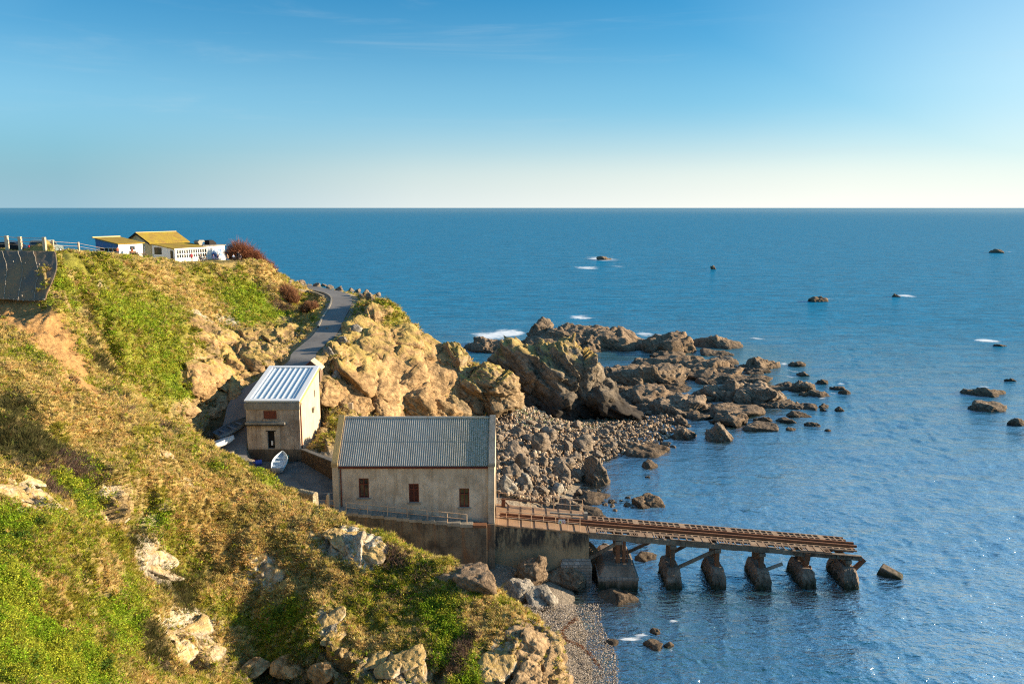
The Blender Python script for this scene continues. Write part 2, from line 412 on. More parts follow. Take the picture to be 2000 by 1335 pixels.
def hit(px, py, y0=20.0, y1=260.0):
    """where the sight lines through photo pixels meet the ground (n,3)"""
    px = np.atleast_1d(np.asarray(px, float)); py = np.atleast_1d(np.asarray(py, float)); d = ray(px, py)
    ys = np.exp(np.linspace(math.log(y0), math.log(y1), 500))
    t = ys[None, :] / d[:, 1:2]
    X = d[:, 0:1] * t; Z = CAM_H + d[:, 2:3] * t
    H = height(X, np.broadcast_to(ys, X.shape))
    below = Z <= H
    k = np.where(below.any(1), below.argmax(1), len(ys) - 1); r_ = np.arange(len(px)); k0 = np.maximum(k - 1, 0)
    g1 = (Z - H)[r_, k]; g0 = (Z - H)[r_, k0]; f = np.where(g0 - g1 != 0, g0 / np.maximum(g0 - g1, 1e-9), 0)
    yy = ys[k0] + (ys[k] - ys[k0]) * np.clip(f, 0, 1)
    return np.stack([d[:, 0] / d[:, 1] * yy, yy, CAM_H + d[:, 2] / d[:, 1] * yy], -1)

# grid: fine near the viewer, coarser far away
AZ = np.radians(np.linspace(-50.0, 21.0, 820))
RR = np.concatenate([np.exp(np.linspace(math.log(15.0), math.log(190.0), 1300)), np.linspace(190.8, 262, 90)])
AA, RG = np.meshgrid(AZ, RR)
TX, TY = RG * np.sin(AA), RG * np.cos(AA)
TZ = height(TX, TY)
gy, gx = np.gradient(TZ, axis=0), np.gradient(TZ, axis=1)
dr = np.gradient(RR)[:, None]; da = RG * (AZ[1] - AZ[0])
sr, sa = gy / dr, gx / da
SL = np.sqrt(sr ** 2 + sa ** 2)
NX = -(sr * np.sin(AA) + sa * np.cos(AA)); NY = -(sr * np.cos(AA) - sa * np.sin(AA)); NZ = np.ones_like(NX)
ln = np.sqrt(NX ** 2 + NY ** 2 + 1); NX, NY, NZ = NX / ln, NY / ln, NZ / ln
P = np.stack([TX.ravel(), TY.ravel(), TZ.ravel()], -1); N = np.stack([NX.ravel(), NY.ravel(), NZ.ravel()], -1); SLf = SL.ravel()

def zgrid(x, y):
    """height read back from the grid, -6 outside it"""
    a = (np.arctan2(x, y) - AZ[0]) / (AZ[1] - AZ[0]); r = np.sqrt(x * x + y * y)
    j = np.clip(np.searchsorted(RR, r) - 1, 0, len(RR) - 2); i = np.clip(a.astype(int), 0, len(AZ) - 2)
    u = np.clip(a - i, 0, 1); v = np.clip((r - RR[j]) / (RR[j + 1] - RR[j]), 0, 1)
    z = (TZ[j, i] * (1 - u) + TZ[j, i + 1] * u) * (1 - v) + (TZ[j + 1, i] * (1 - u) + TZ[j + 1, i + 1] * u) * v
    return np.where((a < 0) | (a > len(AZ) - 1) | (r < RR[0]) | (r > RR[-1]), -6.0, z)
TEL = (TZ - CAM_H) / RR[:, None]
def hit(px, py, *_):
    px = np.atleast_1d(np.asarray(px, float)); py = np.atleast_1d(np.asarray(py, float)); d = ray(px, py)
    a = (np.arctan2(d[:, 0], d[:, 1]) - AZ[0]) / (AZ[1] - AZ[0]); hl = np.sqrt(d[:, 0] ** 2 + d[:, 1] ** 2); s = d[:, 2] / hl
    out = np.empty((len(px), 3))
    for q in range(len(px)):
        i = int(round(a[q])); r = None
        if 0 <= i < len(AZ):
            col_ = TEL[:, i]; m = col_ >= s[q]; k = int(m.argmax())
            if m[k] and k > 0:
                f = (s[q] - col_[k - 1]) / (col_[k] - col_[k - 1] + 1e-12); r = RR[k - 1] + f * (RR[k] - RR[k - 1])
        if r is None or CAM_H + s[q] * r < -3.0: r = (-3.0 - CAM_H) / min(s[q], -1e-3)
        out[q] = (d[q, 0] / hl[q] * r, d[q, 1] / hl[q] * r, CAM_H + s[q] * r)
    return out
# ---- what covers the ground
DRY, OLV, GRN, DRK, WHT, TAN, SOI, PUR, PEB, BRN = range(10)
PAL = np.array([(.36,.26,.095),(.22,.21,.035),(.15,.20,.018),(.075,.062,.030),(.66,.56,.41),(.40,.285,.140),(.45,.255,.10),(.13,.092,.065),(.36,.305,.24),(.115,.085,.058)])
BLOBS = [
 (116,515,20,OLV,2.6),(124,555,20,GRN,2.2),(112,590,16,OLV,2.4),(135,605,18,GRN,1.6),(150,560,24,OLV,1.8),
 (230,570,60,OLV,1.6),(270,620,60,GRN,1.1),(300,680,60,OLV,1.6),(330,730,55,GRN,1.1),(260,700,45,GRN,1.3),(180,530,45,OLV,1.5),(310,600,50,GRN,.9),(480,590,45,GRN,1.3),(350,670,50,OLV,1.2),
 (30,1050,60,GRN,1.6),(110,1060,50,OLV,1.4),(30,1180,70,GRN,1.8),(120,1130,40,OLV,1.2),(60,1260,80,GRN,2.2),(170,1280,60,GRN,1.6),(250,1150,40,GRN,1.3),(230,1230,50,GRN,1.5),(160,980,40,GRN,1.4),(290,1250,40,DRK,1.2),(310,1020,40,GRN,1.0),(340,1120,40,DRK,1.1),(270,1060,30,DRK,1.1),  # photo x, y, radius in photo pixels, cover, strength
 # far cliff
 (150,520,30,OLV,1.2),(200,540,40,OLV,1.2),(260,540,45,OLV,1.0),(240,610,45,GRN,1.3),(300,640,50,GRN,1.2),(330,700,50,GRN,1.2),(270,680,40,OLV,1.2),(290,740,45,OLV,1.2),(330,760,40,GRN,1.0),
 (360,560,45,DRY,1.0),(320,540,30,DRY,1.0),(420,545,40,OLV,1.0),(470,540,40,GRN,1.0),(510,590,40,GRN,1.3),(480,620,28,GRN,1.3),(530,610,25,GRN,1.0),(500,520,32,DRY,1.7),(530,535,24,DRY,1.7),(540,570,22,DRY,1.2),(470,515,26,DRY,1.5),(430,518,20,DRY,1.2),
 (545,600,18,PUR,1.4),(525,570,22,PUR,1.3),(560,620,20,TAN,1.2),(400,600,38,DRY,.9),(370,620,30,OLV,1),
 (400,630,26,WHT,1.6),(385,610,14,WHT,1.2),(430,655,22,WHT,1.5),(450,620,20,WHT,1.3),(515,690,24,WHT,1.8),(470,700,40,TAN,1.6),(440,690,30,TAN,1.4),(500,660,34,TAN,1.5),(540,655,30,TAN,1.4),(570,650,20,TAN,1.2),(380,710,30,TAN,1.5),(365,745,24,TAN,1.2),(470,660,16,WHT,1.3),(200,560,12,WHT,1.6),
 (420,745,22,OLV,1.2),(390,790,30,TAN,1.3),(350,800,26,TAN,1.2),(375,770,14,WHT,1.2),(440,800,40,DRK,1.2),(400,850,30,BRN,1.2),(450,830,30,BRN,1.0),(470,750,26,OLV,1.2),(440,770,14,WHT,1),(410,810,10,WHT,1),(330,830,24,BRN,1),
 # gully with bare soil
 (60,608,34,SOI,3.2),(95,632,32,SOI,3.2),(25,602,30,SOI,3),(108,662,32,SOI,3.0),(135,702,32,SOI,2.8),(168,748,28,SOI,2.4),(180,780,18,SOI,1.2),(200,800,18,TAN,1.0),(150,660,18,OLV,1.2),(140,620,20,OLV,1.2),(170,630,14,DRK,1.6),(180,670,18,DRK,1.7),(205,720,20,DRK,1.7),(230,770,18,DRK,1.4),(150,590,12,DRK,1.6),(110,600,12,DRK,1.2),(255,800,16,PUR,1.2),(200,690,12,GRN,1.2),(165,690,14,GRN,1),
 # near headland
 (20,640,30,DRY,1),(60,690,40,OLV,1.0),(30,720,40,DRY,1.2),(100,760,50,DRY,1.3),(150,800,40,DRY,1.2),(200,840,50,DRY,1.2),(40,790,40,DRK,1.0),(30,850,50,DRK,1.3),(90,860,50,DRK,1.4),(60,910,40,BRN,1.2),(70,960,34,WHT,1.3),(40,960,30,TAN,1.3),(130,900,30,PUR,1.5),(160,930,30,PUR,1.4),(70,1000,30,WHT,1.1),(110,960,24,PUR,1.4),
 (150,960,34,GRN,1.4),(170,910,30,GRN,1.0),(20,1010,30,GRN,1.2),(100,1020,40,GRN,1.3),(140,1030,44,OLV,1.3),(60,1080,50,OLV,1.2),(20,1120,50,GRN,1.6),(60,1160,40,GRN,1.2),(40,1220,60,GRN,1.8),(100,1270,60,GRN,1.9),(20,1310,60,GRN,1.9),(160,1310,40,GRN,1.4),(60,1150,26,DRY,1.0),(120,1170,40,DRY,1.3),(110,1210,34,DRY,1.2),
 (200,1000,24,TAN,1.4),(210,970,22,WHT,1.3),(190,1010,20,WHT,1.1),(230,1000,26,TAN,1.3),(260,1000,24,OLV,1.0),(300,1010,26,WHT,1.0),(290,1080,34,WHT,1.2),(310,1110,34,WHT,1.2),(310,1060,24,TAN,1.0),(210,1060,34,OLV,1.1),(220,1130,44,DRY,1.0),(210,1110,30,DRK,1.0),(240,1200,44,GRN,1.2),(220,1250,34,GRN,1.2),(270,1160,34,OLV,1.0),(200,1260,34,OLV,1),
 (350,1060,28,OLV,1.2),(360,1100,30,OLV,1.0),(360,1180,34,DRK,1.0),(330,1230,34,WHT,1.1),(370,1270,40,TAN,1.3),(390,1220,34,WHT,1.3),(320,1290,30,BRN,1.1),(430,1270,36,TAN,1.0),(430,1180,30,OLV,1.0),(480,1160,26,DRY,1),(450,1130,30,DRY,1.0),(420,1110,26,DRK,.9),
 (525,1120,26,WHT,2.2),(515,1090,20,WHT,1.6),(470,1130,16,WHT,1.2),(560,1200,40,GRN,1.2),(575,1240,40,OLV,1.3),(560,1260,30,OLV,1.2),(640,1220,24,WHT,1.6),(630,1195,16,WHT,1.2),(650,1240,14,WHT,1),(560,1310,40,BRN,1.3),(620,1310,40,TAN,1.2),(500,1300,34,BRN,1.1),(650,1290,30,TAN,1.2),
 (400,980,60,DRY,1.3),(470,1010,60,DRY,1.4),(350,910,40,DRY,1.2),(330,885,16,WHT,1.6),(365,940,18,WHT,1.3),(310,900,12,WHT,1.2),(175,830,14,WHT,1.3),(190,855,10,WHT,1),(300,830,16,OLV,1.4),(380,880,16,GRN,1.0),(430,905,14,GRN,1.1),(520,930,20,GRN,1.7),(500,920,12,GRN,1.2),(450,980,30,DRY,1.2),(550,975,16,WHT,1.0),(560,1000,30,DRY,1.3),(230,850,30,DRY,1.2),(260,870,30,OLV,1.0),
 (630,1050,20,WHT,1.5),(680,1060,28,WHT,2.4),(720,1080,24,WHT,2.4),(660,1040,24,WHT,2.0),(640,1065,16,WHT,1.6),(700,1050,20,WHT,1.6),(740,1075,16,WHT,1.6),(600,1040,18,WHT,1.0),(610,1060,40,DRY,1.2),(560,1080,40,DRY,1.2),(600,1120,40,DRY,1.2),(660,1130,40,DRY,1.1),(770,1090,24,PUR,1.4),(690,1160,40,OLV,1.0),(760,1150,40,OLV,1.0),(820,1120,26,OLV,1.2),(850,1180,34,GRN,1.3),(880,1220,30,GRN,1.2),(810,1260,30,OLV,1.4),(860,1260,30,GRN,1.0),(720,1230,40,DRY,1.0),(900,1260,16,PUR,1.5),(890,1300,20,PUR,1.5),(925,1230,14,PUR,1.2),(910,1330,26,GRN,1.3),(930,1290,20,GRN,1.2),(940,1200,30,DRY,1.2),(990,1210,26,DRY,1.3),
 (790,1280,34,WHT,1.6),(740,1290,24,WHT,1.3),(800,1310,24,WHT,1.2),(850,1310,22,TAN,1.3),(700,1300,34,TAN,1.3),(1010,1250,30,WHT,1.3),(970,1300,34,WHT,1.8),(1040,1300,34,TAN,1.8),(1020,1240,24,TAN,1.2),(1080,1280,30,TAN,2.0),(1000,1330,30,TAN,1.6),(1060,1250,20,TAN,1.4),
 # promontory
 (745,590,20,OLV,1.4),(770,600,18,OLV,1.2),(720,610,20,TAN,1.4),(750,620,26,OLV,1.0),(690,650,24,WHT,1.1),(650,690,26,TAN,1.4),(660,670,14,WHT,1.1),(640,720,18,TAN,1.2),(700,640,12,GRN,1.2),(675,740,22,GRN,1.9),(690,710,14,GRN,1.2),(640,770,22,GRN,1.2),(730,680,30,TAN,1.4),(800,680,40,TAN,1.6),(780,740,44,TAN,1.8),(850,720,40,TAN,1.7),(880,760,40,TAN,1.7),(720,760,30,TAN,1.6),(830,790,40,TAN,1.7),(900,790,30,TAN,1.5),(760,650,24,DRY,1.0),(790,640,18,OLV,1.0),(950,760,40,BRN,1.3),(860,670,24,OLV,.8),(715,720,14,BRN,1.2),(720,790,14,BRN,1.3),(640,840,20,TAN,1.4),(640,880,26,TAN,1.4),(650,800,16,OLV,1.0),
]
_b = np.array([b[:3] for b in BLOBS], float); _bh = hit(_b[:, 0], _b[:, 1])
_bdep = _bh[:, 1] * cP - (_bh[:, 2] - CAM_H) * sP
_br = _b[:, 2] * _bdep / F
CW = np.zeros((len(P), 10), np.float32)
nlo = fbm(P * 0.13, 4); nmd = fbm(P * 0.45 + 5, 4); nhi = fbm(P * 1.6 + 9, 3)
CW[:, DRY] = 0.55 + 0.9 * nmd + 0.5 * nlo
CW[:, OLV] = 0.45 - 0.9 * nmd + 0.4 * nhi
CW[:, TAN] = 0.9 * sstep(1.1, 2.4, SLf) + 0.25 * nhi
wp = P + np.stack([fbm(P * 0.5 + k, 3) for k in (0, 31, 57)], -1) * 1.5 * np.clip(P[:, 1:2] / 110, .15, 1)
for (bx, by, brr, cl, st), c, rad in zip(BLOBS, _bh, _br):
    sel = (np.abs(P[:, 0] - c[0]) < 3.4 * rad) & (np.abs(P[:, 1] - c[1]) < 3.8 * rad)
    q = wp[sel] - c; CW[sel, cl] += 1.5 * st * np.exp(-0.75 * (q[:, 0] ** 2 + 0.65 * q[:, 1] ** 2 + q[:, 2] ** 2) / rad ** 2)
# bare rock of the promontory, of the cliff below the cafe and of the nose of the near headland
prom = sstep(-31, -27, P[:, 0]) * sstep(108, 113, P[:, 1]) * (1 - sstep(150, 156, P[:, 1])) * sstep(.5, .9, SLf) * (1 - .8 * sstep(18.5, 21.5, P[:, 2] + 2.5 * nmd))
CW[:, TAN] += 2.3 * prom * (.75 + .8 * nlo)
cl_ = sstep(-58, -50, P[:, 0]) * (1 - sstep(-31, -29, P[:, 0])) * sstep(104, 110, P[:, 1]) * (1 - sstep(17.5, 21.5, P[:, 2] + 4 * nmd))
CW[:, TAN] += 1.3 * cl_ * (.7 + 1.4 * nmd)
nose = sstep(-2.5, 1.5, P[:, 0] + 1.5 * nmd) * (1 - sstep(56.0, 58, P[:, 1])) * sstep(2.0, 3.5, P[:, 2]) * (1 - sstep(9.0, 10.5, P[:, 2] + nmd))
CW[:, TAN] += 2.0 * nose
# beach, lane, plateau
low = 1 - sstep(3.0, 6.5, P[:, 2]); beachm = low * (P[:, 1] < 260) * sstep(-14, -6, P[:, 0])
CW[:, PEB] += 3.2 * beachm * (1 - 0.0 * SLf)
yardm = sstep(-40, -36, P[:, 0]) * (1 - sstep(-18, -16, P[:, 0])) * sstep(78, 81, P[:, 1]) * (1 - sstep(99, 101, P[:, 1])) * (1 - sstep(8.5, 10, P[:, 2]))
CW[:, PEB] += 2.6 * yardm
rdm, _ = road_dist(P[:, 0], P[:, 1])
CW[:, PEB] += 2.0 * (1 - sstep(2.2, 4.0, rdm)) * sstep(118, 126, P[:, 1]) * (0.6 + nmd)
CW[:, SOI] += 0.25 * nhi
BED = np.array(Matrix.Rotation(R(34), 3, 'Y') @ Matrix.Rotation(R(12), 3, 'X'))
SB = (P + .5 * np.stack([fbm(P * .4 + k, 2) for k in (3, 13, 23)], -1)) @ BED * np.array([.55, .6, 1.5])
rockn, crk = facet(SB * .42 + 3, 1.6)
CW[:, WHT] += 0.35 * nhi * (CW[:, WHT] > .3) + 0.25 * rockn
CW = np.clip(CW, 0, None) ** 3.0; CW /= CW.sum(1, keepdims=True) + 1e-9
ROCK = CW[:, WHT] + CW[:, TAN] + 0.8 * CW[:, BRN] + 0.25 * CW[:, SOI]
GRASS = CW[:, DRY] + CW[:, OLV] + CW[:, GRN] + 0.8 * CW[:, DRK] + CW[:, PUR]
dist = np.sqrt(P[:, 0] ** 2 + P[:, 1] ** 2)
# ---- relief: blocks on rock, tussocks on grass, pebbles on the beach
rock2, crk2 = facet(SB * 1.25 + 4, 1.6)
rock3, crk3 = facet(SB * 3.4 + 4, 1.5)
big = ridged(P * np.array([.16, .16, .12]) + 3, 4)
cleft = hit([140, 152, 165, 190, 204, 222, 250, 292], [552, 568, 592, 628, 664, 702, 752, 806])
cd_ = np.full(len(P), 1e9)
for q0, q1 in zip(cleft[:-1], cleft[1:]):
    e_ = (q1 - q0)[:2]; u_ = np.clip(((P[:, :2] - q0[:2]) @ e_) / (e_ @ e_), 0, 1); cd_ = np.minimum(cd_, np.hypot(P[:, 0] - q0[0] - u_ * e_[0], P[:, 1] - q0[1] - u_ * e_[1]))
cdn = cd_ + .8 * nmd
trench = np.exp(-(cdn / 1.15) ** 2) * (P[:, 1] > 84)
flat = (1 - sstep(2.0, 4.2, rdm)); keep = 1 - np.clip(flat + 0.92 * yardm, 0, 1)
cafe = sstep(-84, -80, P[:, 0]) * (1 - sstep(-52, -49.5, P[:, 0])) * sstep(143, 148, P[:, 1])
keep *= 1 - 0.8 * cafe
sheet = (1 - sstep(-51.4, -50.4, P[:, 0])) * sstep(83.0, 84.0, P[:, 1]) * (1 - sstep(90, 93, P[:, 1]))
keep *= 1 - 0.93 * sheet
carp = (1 - sstep(-53.2, -51.6, P[:, 0])) * sstep(88.2, 89.4, P[:, 1]) * (1 - sstep(98, 101, P[:, 1])); keep *= 1 - .9 * carp
edge = sstep(112, 124, P[:, 1])
h = ROCK * (1.15 * rockn * (1.0 - .25 * edge) + .22 * rock2 + .09 * rock3 - .40 * (1 - sstep(0.0, 0.08, crk)) - .15 * (1 - sstep(0.0, 0.10, crk2))) * np.where(CW[:, WHT] > .4, .55, 1)
bedc = SB[:, 2] * 1.15 + .35 * fbm(P * .6 + 77, 3)
bw_ = np.abs((bedc % 1.0) - .62) / .62; led = np.where((bedc % 1.0) < .62, 1 - bw_, 1 - np.abs((bedc % 1.0) - .62) / .38)
h += ROCK * .30 * (led - .5) * (1 + .8 * fbm(P * .3 + 5, 2))
hum = ridged(P * np.array([.33, .33, .30]) + 21, 3)
h += GRASS * (0.30 * np.maximum(0, nhi + .2) + 0.50 * nmd + .34 * hum) + CW[:, SOI] * (.25 * nmd + .12 * nhi)
h += 0.85 * big * np.clip(SLf, 0, 1.2) * (1 - CW[:, PEB])
h += CW[:, PEB] * (0.10 * nhi + .22 * nmd)
nearm = (GRASS > .5) & (P[:, 1] < 84)
h = h - h[nearm].mean() * 1.25
P = P + N * (h * keep)[:, None]; P[:, 2] = np.where(carp > .02, np.minimum(P[:, 2], 34.9 - 1.1 * carp), P[:, 2]); P[:, 2] -= 2.6 * trench - .7 * np.exp(-((cdn - 2.6) / 1.3) ** 2) * (P[:, 1] > 84)
nr, na = len(RR), len(AZ)
TPOS = P.reshape(nr, na, 3)
idx = np.arange(nr * na).reshape(nr, na)
quads = np.stack([idx[:-1, :-1], idx[:-1, 1:], idx[1:, 1:], idx[1:, :-1]], -1).reshape(-1, 4)
zq = P[:, 2][quads].max(1); quads = quads[zq > -2.2]
# true normals after relief
e1 = np.gradient(TPOS, axis=0); e2 = np.gradient(TPOS, axis=1)
TN = np.cross(e2, e1); TN /= np.linalg.norm(TN, axis=-1, keepdims=True) + 1e-12; TN = TN.reshape(-1, 3)
if TN[:, 2].mean() < 0: TN = -TN; 
colv = CW @ PAL
colv = colv * (1 + 0.35 * nhi + 0.25 * fbm(P * 4.0, 2))[:, None]
lich = sstep(0.30, 0.45, fbm(P * 1.1 + 40, 4)) * (CW[:, WHT] + CW[:, TAN])
colv = colv * (1 - 0.75 * lich[:, None]) + np.array([.50, .27, .03]) * 0.75 * lich[:, None]
colv = np.clip(colv, 0.01, 0.9)

def ground_mat():
    t = NT("ground_cover")
    col = t.attr("col"); rk = t.attr("rock", "Fac"); pb = t.attr("peb", "Fac")
    c = t.coord()
    n1 = t.noise(c, 3.0, 8, 0.68); n2 = t.noise(c, 14.0, 4, 0.6)
    v = t.voro(t.coord((1, 1, 1.4)), 1.6, 'DISTANCE_TO_EDGE'); v2 = t.voro(c, 6.0)
    vs = t.ramp(v, [(0.0, 0.35), (0.035, 1.0)])
    k = t.mix(rk, t.ramp(n1, [(0.3, 0.72), (0.7, 1.25)]), t.mix(1.0, t.ramp(n1, [(0.33, 0.45), (0.62, 1.25)]), vs, 'MULTIPLY'))
    pebc = t.ramp(v2, [(0.0, 1.35), (0.5, 0.6)])
    k = t.mix(pb, k, pebc)
    base = t.mix(1.0, col, k, 'MULTIPLY')
    st = t.noise(t.bed((.22, .22, 2.2)), 1.0, 6, .68, .25); st2 = t.noise(t.bed((.6, .6, 5.0)), 1.0, 4, .6, .2)
    big_ = t.noise(c, .22, 5, .6, .4)
    rc = t.mix(1.0, base, t.ramp(st, [(.36, .48), (.50, 1.0), (.66, 1.22)]), 'MULTIPLY')
    rc = t.mix(t.ramp(big_, [(.50, 0.0), (.68, .55)]), rc, (.20, .135, .075))
    rc = t.mix(t.ramp(t.noise(c, 1.1, 6, .7), [(.60, 0.0), (.70, .65)]), rc, (.60, .52, .40))
    base = t.mix(t.math('MULTIPLY', rk, 1.0, True), base, rc)
    stg = t.math('MULTIPLY', t.math('ADD', t.math('MULTIPLY', st, 1.5), t.math('MULTIPLY', st2, .5)), rk)
    hgt = t.math('ADD', t.math('MULTIPLY', n1, 0.7), t.math('MULTIPLY', n2, 0.3))
    hgt = t.math('ADD', hgt, t.math('MULTIPLY', t.math('MULTIPLY', vs, rk), 0.25))
    hgt = t.math('ADD', hgt, t.math('MULTIPLY', stg, .7))
    return t.set(base, 0.95, t.bump(hgt, 0.9, 0.42), spec=0.15)
GROUND = ground_mat()
ter = mesh_np("hillside", P, quads[:, ::-1], GROUND, smooth=False, attrs={"col": colv, "rock": ROCK, "peb": CW[:, PEB]})
tag(ter, "steep coastal headland of grass, bare rock and soil falling to a pebble beach", "hillside", kind="structure")
# ------------------------------------------------------------------ sea
FOAM = [(1548,724,16,3),(1592,748,14,3),(1628,768,16,3),(1502,699,16,3),(1035,668,18,4),(1250,690,12,3),(1175,505,40,5),(1145,523,28,4),(1205,520,20,3),(1130,620,32,7),(960,655,48,12),(1000,650,30,8),(925,672,20,5),(1480,660,22,4),(1612,583,22,4),(1770,578,26,4),(1765,738,24,3),(1740,730,16,3),(1955,490,20,3),(1930,665,26,5),(1980,668,24,3),(1640,748,16,4),(1600,776,18,4),(1560,715,16,3),(1530,710,14,4),(1225,1248,20,3),(1250,1240,14,3),(1310,1268,12,3),(1312,1212,10,5),(1665,703,9,3),(1930,755,30,3),(1890,770,20,3),(1260,652,26,6),(1290,655,10,5),(1430,690,14,4),(1545,735,14,5)]
SAZ = np.radians(np.concatenate([np.linspace(-64, -37, 50)[:-1], np.linspace(-37, 37, 900), np.linspace(37, 64, 50)[1:]]))
SR = np.concatenate([np.exp(np.linspace(math.log(44), math.log(900), 800)), np.exp(np.linspace(math.log(910), math.log(150000), 70))])
A2, R2 = np.meshgrid(SAZ, SR)
sx, sy = (R2 * np.sin(A2)).ravel(), (R2 * np.cos(A2)).ravel()
sp = np.maximum(np.gradient(SR)[:, None] * np.ones_like(A2), R2 * np.gradient(SAZ)[None, :]).ravel()
zz = np.zeros(len(sx)); wr = np.random.default_rng(21)
base3 = np.stack([sx, sy, np.zeros_like(sx)], -1)
wind = R(205)
patch = 0.75 + 0.9 * fbm(base3 * 0.035 + 2, 3) + .5 * fbm(base3 * .15, 2)
wob = fbm(base3 * .4 + 7, 2) * 3
for k in range(46):
    lam = 0.55 * (9 ** (k / 45.0)); ang = wind + wr.normal(0, 0.8); ph = wr.uniform(0, 6.28)
    amp = 0.0056 * lam ** 0.75 * wr.uniform(0.6, 1.2)
    fall = np.clip((lam / sp - 2.5) / 3, 0, 1)
    th = (sx * math.cos(ang) + sy * math.sin(ang)) * 2 * math.pi / lam + ph
    th = th + 2.2 * patch + 1.5 * wob
    zz += amp * fall * (np.sin(th) + 0.25 * np.cos(2 * th))
hh = np.full(len(sx), -6.0); near = (R2.ravel() < 265) & (A2.ravel() < R(21.5)); hh[near] = zgrid(sx[near], sy[near])
shel = sstep(-0.1, 2.0, -hh); zz *= patch * (0.25 + 0.75 * shel)
fo = np.zeros(len(sx)); pxy = np.stack([sx, sy], -1)
for fx, fy, rx, ry in FOAM:
    c = G(fx, fy, 0); dpt = c[1] * cP + CAM_H * sP; rxm = rx * dpt / F; rym = max(ry * dpt / F * dpt / CAM_H * 0.9, 0.4)
    q = ((sx - c[0]) / rxm) ** 2 + ((sy - c[1]) / rym) ** 2
    fo += (1.1 if rx > 25 else .72) * np.exp(-1.2 * q)
fo += 0.30 * np.exp(-((hh + 0.10) / 0.07) ** 2) * (sy < 80)
sq = np.arange(len(sx)).reshape(A2.shape)
squads = np.stack([sq[:-1, :-1], sq[:-1, 1:], sq[1:, 1:], sq[1:, :-1]], -1).reshape(-1, 4)
squads = squads[hh[squads].min(1) < 0.9]
def sea_mat():
    t = NT("sea_water")
    t.t.nodes.remove(t.b)
    c1 = t.coord((.55, 1, 1), rot=(0, 0, R(-22))); c0 = t.coord()
    n1 = t.noise(c1, 1.9, 4, 0.62, 0.3); n2 = t.noise(c1, 4.0, 3, 0.6, 0.4); n3 = t.noise(t.coord((.45, 1, 1), rot=(0, 0, R(-8))), 0.17, 4, 0.65); n4 = t.noise(t.coord((.35, 1, 1), rot=(0, 0, R(5))), 0.045, 3, 0.6)
    hgt = t.math('ADD', t.math('ADD', t.math('MULTIPLY', n1, 0.55), t.math('MULTIPLY', n2, 0.16)), t.math('ADD', t.math('MULTIPLY', n3, 2.6), t.math('MULTIPLY', n4, 7.0)))
    bmp = t.bump(hgt, 1.0, 0.43)
    dep = t.attr("depth", "Fac"); foam = t.attr("foam", "Fac")
    body = t.n("ShaderNodeBsdfDiffuse")
    pn = t.noise(t.coord((.02, .006, 1)), 1.0, 4, 0.6)
    deep = t.mix(pn, (0.001, 0.062, 0.088), (0.002, 0.088, 0.120))
    deep = t.mix(t.math('MULTIPLY', t.math('SUBTRACT', 1.0, t.attr('calm', 'Fac')), 1.2, True), deep, t.mix(pn, (0.003, .145, .275), (.008, .185, .335)))
    deep = t.mix(1.0, deep, t.ramp(t.noise(t.coord((.07, .22, 1)), 1.0, 7, .72), [(.34, .62), (.66, 1.38)]), 'MULTIPLY'); deep = t.mix(1.0, deep, t.ramp(t.noise(t.coord((.30, 1.1, 1), rot=(0, 0, R(6))), 1.0, 5, .7), [(.36, .62), (.64, 1.38)]), 'MULTIPLY')
    shal = t.mix(t.math('MULTIPLY', dep, 0.22, True), (0.05, 0.12, 0.095), deep)
    t.l(shal, body.inputs["Color"])
    tr = t.n("ShaderNodeBsdfTransparent"); tr.inputs[0].default_value = (0.55, 0.80, 0.80, 1)
    m1 = t.n("ShaderNodeMixShader"); fac = t.ramp(dep, [(0.0, 0.10), (0.22, 0.72), (0.6, 1.0)]); t.l(t.math('MULTIPLY', dep, 0.36, True), fac.node.inputs[0])
    t.l(fac, m1.inputs[0]); t.l(tr.outputs[0], m1.inputs[1]); t.l(body.outputs[0], m1.inputs[2])
    gl = t.n("ShaderNodeBsdfGlossy"); gl.inputs["Roughness"].default_value = 0.16; t.l(bmp, gl.inputs["Normal"])
    fr = t.n("ShaderNodeFresnel"); fr.inputs["IOR"].default_value = 1.33; t.l(bmp, fr.inputs["Normal"])
    m2 = t.n("ShaderNodeMixShader"); t.l(t.math("MULTIPLY", fr.outputs[0], t.attr("calm", "Fac")), m2.inputs[0]); t.l(m1.outputs[0], m2.inputs[1]); t.l(gl.outputs[0], m2.inputs[2])
    fd = t.n("ShaderNodeBsdfDiffuse"); fd.inputs[0].default_value = (0.80, 0.84, 0.86, 1)
    fcalm = t.math('SUBTRACT', 1.0, t.attr('calm', 'Fac'), True); fnn = t.n('ShaderNodeMix'); t.l(fcalm, fnn.inputs['Factor']); t.l(t.noise(t.coord((.5, 1, 1)), 0.38, 8, 0.78, 0.9), fnn.inputs['A']); t.l(t.noise(t.coord((.5, 1, 1)), 0.11, 8, 0.75, 0.8), fnn.inputs['B']); fn = fnn.outputs[0]
    ff = t.math('ADD', foam, t.math('MULTIPLY', t.math('SUBTRACT', fn, 0.5), 4.2))
    ffr = t.ramp(ff, [(0.62, 0.0), (1.15, 0.85)])
    ffr = t.math('MULTIPLY', ffr, t.ramp(foam, [(0.06, 0.0), (0.22, 1.0)]))
    m3 = t.n("ShaderNodeMixShader"); t.l(ffr, m3.inputs[0]); t.l(m2.outputs[0], m3.inputs[1]); t.l(fd.outputs[0], m3.inputs[2])
    t.l(m3.outputs[0], t.out.inputs[0])
    return t.m
